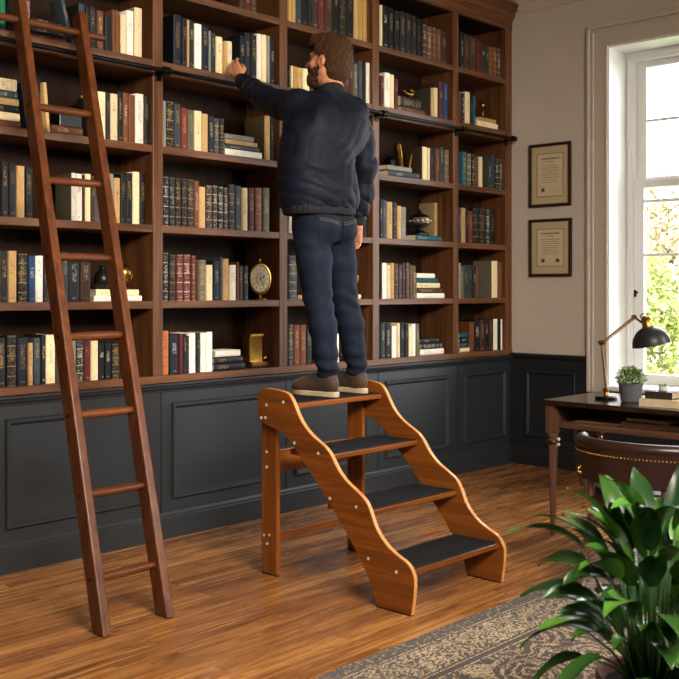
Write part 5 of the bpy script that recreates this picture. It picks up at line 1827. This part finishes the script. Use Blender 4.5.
fL, fR = unit(np.array(wrL) - np.array(elL)), unit(np.array(wrR) - np.array(elR))
J = Field((3.38, 3.33, 1.74), (4.20, 4.37, 2.60), 0.0062)
J.stack([(1.765, 3.672, 3.565, .188, .138), (1.80, 3.672, 3.568, .203, .152), (1.86, 3.675, 3.575, .207, .156), (1.98, 3.688, 3.597, .198, .146), (2.10, 3.712, 3.615, .194, .140), (2.20, 3.748, 3.63, .190, .132), (2.28, 3.788, 3.638, .165, .112), (2.335, 3.825, 3.637, .115, .092), (2.365, 3.842, 3.636, .09, .08)], yawT, 0.02, 2.4)
J.cap(shL, shR, 0.066, 0.066, k=0.07)
J.ell((3.70, 3.54, 2.17), (.10, .055, .12), None, 0.05)      # shoulder blades
J.ell((3.88, 3.525, 2.17), (.10, .055, .12), None, 0.05)
mL = tuple((np.array(elL) + np.array(wrL)) / 2 + np.array((0, 0, -0.008)))
J.chain([shL, tuple((np.array(shL) + np.array(elL)) / 2 + np.array((0, 0, -0.012))), elL, mL, tuple(np.array(wrL) - fL * 0.035)], [.076, .070, .060, .054, .043], 0.03)
J.cap(shL, (3.68, 3.66, 2.10), 0.07, 0.05, k=0.06)
J.chain([shR, tuple((np.array(shR) + np.array(elR)) / 2 + np.array((0.012, 0, 0))), elR, tuple((np.array(elR) + np.array(wrR)) / 2 + np.array((0.004, 0.0, 0))), tuple(np.array(wrR) - fR * 0.045)], [.074, .068, .061, .055, .046], 0.03)
X, Y, Z = J.grid()
def ridge(q, p=2.2):
    return 1.0 - 2.0 * np.abs(np.sin(q)) ** (1 / p)


wx, wz = X - 3.75, Z - 2.0
warp = 0.9 * np.sin(8 * X + 6 * Y + 3) + 0.7 * np.sin(10 * Z - 7 * X) + 0.5 * np.sin(19 * Z + 13 * X)
mask1 = 0.35 + 0.65 * np.clip(np.sin(6.5 * X + 5 * Z + 1.0) * 0.5 + 0.5, 0, 1)
fold = 0.0048 * mask1 * ridge(22 * (Z * 0.85 + X * 0.9) + 1.6 * warp)
fold = fold + 0.0026 * ridge(40 * (Z * 0.7 - X * 0.75 + 0.2 * Y) + 1.8 * warp) * (1 - 0.6 * mask1)
arm = np.clip(np.clip((Y - 3.74) / 0.1, 0, 1) + np.clip((X - 3.965) / 0.05, 0, 1), 0, 1)
fold = fold * (1 - 0.6 * arm) + arm * 0.0055 * ridge(31 * (Y * np.clip((Y - 3.72) / .1, 0, 1) + Z * 1.1 + 0.3 * X) + 1.5 * np.sin(15 * X + 9 * Z) + 1.2 * np.sin(8 * Y))
low = np.clip((1.95 - Z) / 0.12, 0, 1)
fold = fold + low * 0.0052 * ridge(26 * (X + 0.6 * Y) + 1.8 * np.sin(10 * Z) + 2 * Z)
J.D += fold.astype(np.float32)
jacket = J.mesh('jacket', M['jacket'], person)
# knitted hem, cuffs and collar
HB = Field((3.40, 3.36, 1.70), (3.96, 3.78, 1.83), 0.0062)
HB.stack([(1.722, 3.671, 3.562, .182, .133), (1.74, 3.671, 3.563, .189, .139), (1.785, 3.672, 3.566, .193, .143), (1.80, 3.672, 3.567, .186, .138)], yawT, 0.004, 2.4)
X, Y, Z = HB.grid()
HB.D += (0.0016 * np.sin(330 * (X * 0.97 - Y * 0.26) + 0 * Z)).astype(np.float32)
HB.mesh('hem_band', M['rib'], jacket)
for w, d in ((wrL, fL), (wrR, fR)):
    w = np.array(w)
    c0, c1 = w - d * 0.062, w + d * 0.004
    C_ = Field(np.minimum(c0, c1) - 0.07, np.maximum(c0, c1) + 0.07, 0.005)
    C_.cap(c0, c1, 0.0405, 0.0345, k=0.004)
    dd = d

    def cut(X, Y, Z, c=w + d * 0.016, dd=d):
        return -((X - c[0]) * dd[0] + (Y - c[1]) * dd[1] + (Z - c[2]) * dd[2])
    C_.put(cut, C_.lo, C_.lo + 1, 0.003, sub=True)
    C_.mesh('cuff', M['rib'], jacket)
CO = Field((3.70, 3.50, 2.27), (3.99, 3.79, 2.50), 0.005)
nk0, nk1 = np.array((3.838, 3.628, 2.30)), np.array(hp(-0.022, 0, -0.10))
CO.cap(nk0, nk0 + (nk1 - nk0) * 0.55, 0.092, 0.074, k=0.01)
def cutc(X, Y, Z):
    return -((Z - 2.425) + (Y - 3.63) * 0.42)
CO.put(cutc, CO.lo, CO.lo + 1, 0.006, sub=True)
CO.cap(nk0 + (nk1 - nk0) * 0.3, nk0 + (nk1 - nk0) * 1.6, 0.0605, 0.064, k=0.004, sub=True)
CO.mesh('collar', M['rib'], jacket)

# ---- jeans
K = Field((3.44, 3.33, 0.885), (4.00, 3.74, 1.80), 0.006)
K.stack([(1.60, 3.697, 3.558, .150, .105), (1.64, 3.697, 3.556, .165, .118), (1.70, 3.692, 3.558, .163, .118), (1.75, 3.682, 3.565, .155, .112), (1.79, 3.678, 3.567, .150, .11)], math.radians(-8), 0.03, 2.3)
K.ell((3.635, 3.500, 1.66), (.080, .070, .085), None, 0.04)
K.ell((3.765, 3.500, 1.665), (.080, .070, .085), None, 0.04)
for h, kn, an in ((hipL, kneeL, ankL), (hipR, kneeR, ankR)):
    h, kn, an = np.array(h), np.array(kn), np.array(an)
    K.chain([h, h + (kn - h) * 0.45, kn, kn + (an - kn) * 0.35 + np.array((0, -0.010, 0)), kn + (an - kn) * 0.75, an], [.094, .087, .0685, .068, .058, .053], 0.02)
K.cap((3.70, 3.56, 1.66), (3.70, 3.545, 1.55), .05, .01, k=0.03)
X, Y, Z = K.grid()
knee = np.exp(-((Z - 1.29) / 0.085) ** 2)
cuff_ = np.exp(-((Z - 0.95) / 0.07) ** 2)
seat_ = np.exp(-((Z - 1.56) / 0.05) ** 2)
f = knee * 0.0046 * np.sin(80 * (Z + 0.35 * X * np.sign(X - 3.71) + 0.3 * Y) + 2 * np.sin(20 * X))
f = f + cuff_ * 0.0048 * np.sin(100 * (Z + 0.25 * X - 0.2 * Y) + 2 * np.sin(24 * X + 9 * Y))
f = f + seat_ * 0.0036 * np.sin(70 * (Z - 0.5 * np.abs(X - 3.70)) + 1.2 * np.sin(18 * X))
f = f + 0.0014 * np.sin(46 * Z + 14 * X + 3 * np.sin(12 * Z))
K.D += f.astype(np.float32)
jeans = K.mesh('jeans', M['jeans'], person)
# back pockets lie on the denim
bvh = BVHTree.FromPolygons([tuple(Vector(v.co) + person.location) for v in jeans.data.vertices], [tuple(p.vertices) for p in jeans.data.polygons])


def on_jeans(x, z, lift):
    hit = bvh.ray_cast(Vector((x, 3.0, z)), Vector((0, 1, 0)))
    if hit[0] is None:
        return None
    return hit[0] + hit[1] * lift


for cx_ in (3.622, 3.762):
    n = 9
    top, bot, hw = 1.700, 1.565, 0.058
    P, ok = [], True
    for lift in (0.0035, -0.002):
        for j in range(n):
            for i in range(n):
                u, v = i / (n - 1) * 2 - 1, j / (n - 1)
                z = top - (top - bot) * v - (0.018 * (1 - abs(u)) * v) - 0.012 * (u if cx_ < 3.7 else -u) * (1 - v)
                x = cx_ + u * hw * (1 - 0.12 * v)
                q = on_jeans(x, z, lift)
                if q is None:
                    ok = False; q = Vector((x, 3.45, z))
                P.append(q)
    if ok:
        mb = MB()
        fs = []
        for j in range(n - 1):
            for i in range(n - 1):
                a = j * n + i
                fs.append((a, a + n, a + n + 1, a + 1))
        N = n * n
        border = [i for i in range(n)] + [j * n + n - 1 for j in range(1, n)] + [(n - 1) * n + i for i in range(n - 2, -1, -1)] + [j * n for j in range(n - 2, 0, -1)]
        fs += [(border[i], border[(i + 1) % len(border)], N + border[(i + 1) % len(border)], N + border[i]) for i in range(len(border))]
        mb.add(P, fs)
        pk = mb.build('back_pocket', M['jeans'], jeans, smooth='auto', angle=50)
        mb = MB()
        for inset in (0.10, 0.22):
            line = []
            for i in range(12):
                u = -0.92 + 1.84 * i / 11
                v = inset * 0.6
                z = top - (top - bot) * v - 0.012 * (u if cx_ < 3.7 else -u)
                q = on_jeans(cx_ + u * hw, z, 0.0042)
                if q is not None:
                    line.append(q)
            if len(line) > 3:
                mb.tube(line, 0.0009, 5)
        mb.build('stitching', plain('denim_thread', '#8a6f4e', 0.8), pk)

# ---- shoes and socks
for (ax, ay) in ((ankL[0], ankL[1]), (ankR[0], ankR[1])):
    y0 = ay - 0.062
    zb = FEET_Z
    left = ax < 3.7
    tw = 0.010 if left else -0.010
    S_ = Field((ax - 0.075, y0 - 0.02, zb - 0.01), (ax + 0.075, y0 + 0.32, zb + 0.16), 0.0045)
    S_.ell((ax - tw, y0 + 0.225, zb + 0.046), (.047, .070, .036), None, 0.03)
    S_.ell((ax - tw * 0.4, y0 + 0.15, zb + 0.055), (.041, .090, .048), None, 0.03)
    S_.ell((ax, y0 + 0.055, zb + 0.060), (.037, .055, .058), None, 0.03)
    S_.ell((ax, y0 + 0.075, zb + 0.090), (.041, .056, .034), None, 0.02)
    S_.D = np.maximum(S_.D, ((zb + 0.022) - S_.grid()[2]).astype(np.float32))
    S_.cap((ax, y0 + 0.07, zb + 0.115), (ax, y0 + 0.07, zb + 0.17), .034, .036, k=0.004, sub=True)
    sh_ = S_.mesh('shoe', M['suede'], person)
    ol = []
    for i in range(28):
        a = 2 * math.pi * i / 28
        cy, sy = math.cos(a), math.sin(a)
        yy = y0 + 0.147 + 0.152 * cy
        t_ = (yy - y0) / 0.3
        wd = 0.037 + 0.012 * math.exp(-((t_ - 0.72) / 0.22) ** 2) - 0.004 * math.exp(-((t_ - 0.42) / 0.15) ** 2)
        xx = ax - tw * t_ + wd * (abs(sy) ** 0.62) * (1 if sy >= 0 else -1)
        ol.append((xx, yy))
    mb = MB(); mb.prism(ol, 2, zb, zb + 0.027)
    mb.build('sole', M['sole'], sh_, bevel=0.004, smooth='auto')
    mb = MB()
    for k in range(4):
        yy, zz = y0 + 0.125 + 0.022 * k, zb + 0.112 - 0.0085 * k
        mb.tube([(ax - 0.024 - tw * .4, yy, zz - 0.013), (ax - 0.01 - tw * .4, yy, zz - 0.001), (ax + 0.01 - tw * .4, yy + 0.004, zz - 0.001), (ax + 0.024 - tw * .4, yy + 0.004, zz - 0.013)], 0.0024, 6)
    for s in (-1, 1):
        mb.tube([(ax - tw * .4, y0 + 0.122, zb + 0.115), (ax + s * 0.022, y0 + 0.128, zb + 0.124), (ax + s * 0.034, y0 + 0.14, zb + 0.105)], 0.0018, 6)
    mb.build('laces', M['lace'], sh_, smooth=True)
    mb = MB(); mb.tube([(ax, ay, zb + 0.07), (ax, ay + 0.002, zb + 0.15)], [0.040, 0.043], 18)
    mb.build('sock', M['sock'], person, smooth='auto')

# ---- hair and beard
H = Field(HEAD - 0.17, HEAD + 0.19, 0.0048)
H.ell(hp(-0.016, 0, 0.036), (0.106, 0.083, 0.096), HR, 0.01)
H.ell(hp(-0.045, 0, -0.02), (0.070, 0.073, 0.080), HR, 0.03)
H.cap(hp(-0.050, 0.022, -0.06), hp(-0.042, 0.020, -0.105), 0.044, 0.034, k=0.03)
H.cap(hp(-0.050, -0.022, -0.06), hp(-0.042, -0.020, -0.105), 0.044, 0.034, k=0.03)
H.cap(hp(0.066, 0.030, 0.090), hp(0.060, -0.034, 0.092), 0.030, 0.029, k=0.05)       # swept-up fringe
H.ell(hp(0.0, 0, 0.082), (0.096, 0.066, 0.052), HR, 0.03)
fr = lambda X, Y, Z, v, o: (X - o[0]) * v[0] + (Y - o[1]) * v[1] + (Z - o[2]) * v[2]
X, Y, Z = H.grid()
ff, uu, ll = fr(X, Y, Z, fw / HS, HEAD), fr(X, Y, Z, up_ / HS, HEAD), fr(X, Y, Z, lf_ / HS, HEAD)
face = np.maximum(0.052 - ff, uu - 0.066)                  # keep hair off the face
face2 = np.maximum(np.maximum(0.020 - ff, uu - 0.020), -1 + 0 * uu)
ear = np.sqrt(((ff - 0.004) / 0.022) ** 2 + ((uu + 0.016) / 0.038) ** 2 + ((np.abs(ll) - 0.085) / 0.03) ** 2) - 1
nape = -(uu + 0.118 + 0.30 * (ff + 0.06))
front_low = np.maximum(-0.022 - ff, uu + 0.035)            # nothing below the sideburn line in front of the ear
D = H.D
D = np.maximum(D, -face); D = np.maximum(D, -face2); D = np.maximum(D, -ear * 0.02); D = np.maximum(D, nape); D = np.maximum(D, -front_low)
str_ = 0.0026 * np.sin(190 * ll + 40 * np.sin(14 * ff + 9 * uu)) * np.clip((uu + 0.02) / 0.06, 0.2, 1) + 0.002 * np.sin(120 * ff + 70 * uu + 25 * np.sin(40 * ll))
H.D = (D + str_).astype(np.float32)
H.mesh('hair', M['hair'], person)
Q = Field(HEAD - 0.16, HEAD + 0.13, 0.0048)
Q.ell(hp(0.032, 0, -0.050), (0.066, 0.060, 0.080), HR, 0.01)
Q.cap(hp(0.062, 0.020, -0.104), hp(0.062, -0.020, -0.104), 0.030, k=0.03)
Q.cap(hp(0.0, 0.056, -0.050), hp(0.052, 0.027, -0.104), 0.021, k=0.02)
Q.cap(hp(0.0, -0.056, -0.050), hp(0.052, -0.027, -0.104), 0.021, k=0.02)
X, Y, Z = Q.grid()
ff, uu, ll = fr(X, Y, Z, fw / HS, HEAD), fr(X, Y, Z, up_ / HS, HEAD), fr(X, Y, Z, lf_ / HS, HEAD)
line_ = uu + 0.045 - np.clip((0.058 - ff) * 1.9, 0, 0.075)     # cheek line rising to the sideburn
D = np.maximum(Q.D, line_)
D = np.maximum(D, 0.016 - ff)
mouth = np.sqrt(((ff - 0.095) / 0.03) ** 2 + ((uu + 0.067) / 0.0125) ** 2 + (ll / 0.024) ** 2) - 1
D = np.maximum(D, -mouth * 0.012)
Q.D = (D + 0.0016 * np.sin(260 * ll + 160 * uu) + 0.0014 * np.sin(230 * ff - 180 * uu)).astype(np.float32)
Q.mesh('beard', M['hair'], person)
for s in (1, -1):
    mb = MB()
    mb.tube([Vector(hp(0.083, 0.012 * s, 0.019)), Vector(hp(0.0855, 0.028 * s, 0.025)), Vector(hp(0.070, 0.048 * s, 0.019))], [0.0035, 0.0045, 0.002], 6)
    mb.build('eyebrow', M['hair'], person, smooth=True)
# ================================================================== LIGHT
def area(name, loc, aim, sx, sy, watts, col):
    l = bpy.data.lights.new(name, 'AREA')
    l.shape = 'RECTANGLE'
    l.size, l.size_y = sx, sy
    l.energy = watts
    l.color = col
    o = bpy.data.objects.new(name, l)
    COL.objects.link(o)
    o.location = loc
    o.rotation_euler = (Vector(aim) - Vector(loc)).to_track_quat('-Z', 'Y').to_euler()
    return o


w = bpy.data.worlds.new('overcast_sky')
SC.world = w
w.use_nodes = True
bg = w.node_tree.nodes['Background']
bg.inputs[0].default_value = (0.93, 0.97, 1.0, 1)
bg.inputs[1].default_value = 13.0
# daylight enters through the window we see ...
po = area('window_portal', (FX + 0.12, 3.0, 1.88), (0, 3.0, 1.88), 1.2, 2.4, 1, (1, 1, 1))
po.data.cycles.is_portal = True
# ... while front key, right side and left fill are added lamps
key = area('front_key_lamp', (1.7, -0.6, 3.30), (2.9, 4.4, 1.1), 2.2, 1.4, 185, (1.0, 0.90, 0.77))  # key lamp added high in the room, not a window
area('added_side_lamp', (WALL_X - 0.06, -0.4, 2.1), (3.0, 3.4, 0.6), 1.5, 2.2, 170, (0.98, 0.97, 0.95))  # lamp added before the solid right wall for assumed side daylight; no window here
area('left_fill_lamp', (X0 + 0.06, 0.8, 2.0), (3.0, 3.0, 0.6), 2.0, 2.0, 32, (1.0, 0.93, 0.84))  # weak fill lamp added before the solid left wall
key.data.spread = math.radians(95)
sun = bpy.data.lights.new('sun', 'SUN')
sun.energy = 1.5
sun.angle = math.radians(2)
sun.color = (1.0, 0.95, 0.85)
so = bpy.data.objects.new('sun', sun)
COL.objects.link(so)
so.rotation_euler = Vector((0.75, 0.25, -0.75)).to_track_quat('-Z', 'Y').to_euler()

# ================================================================== CAMERA
cam = bpy.data.cameras.new('camera')
cam.sensor_width = 36.0
cam.lens = 36.0 * FPX / 679.0
cam.shift_y = -(339.5 - 290.0) / 679.0
cam.clip_start = 0.05
cam.dof.use_dof = True
cam.dof.focus_distance = 5.6
cam.dof.aperture_fstop = 6.5
co_ = bpy.data.objects.new('camera', cam)
COL.objects.link(co_)
co_.location = (0, 0, EYE)
co_.rotation_euler = (math.radians(90), 0, math.radians(-47))
SC.camera = co_
vs = SC.view_settings
vs.view_transform = 'Standard'
vs.look = 'None'
vs.gamma = 1.0
vs.exposure = 0.12
vs.use_curve_mapping = False
SC.cycles.use_denoising = True
SC.cycles.max_bounces = 6
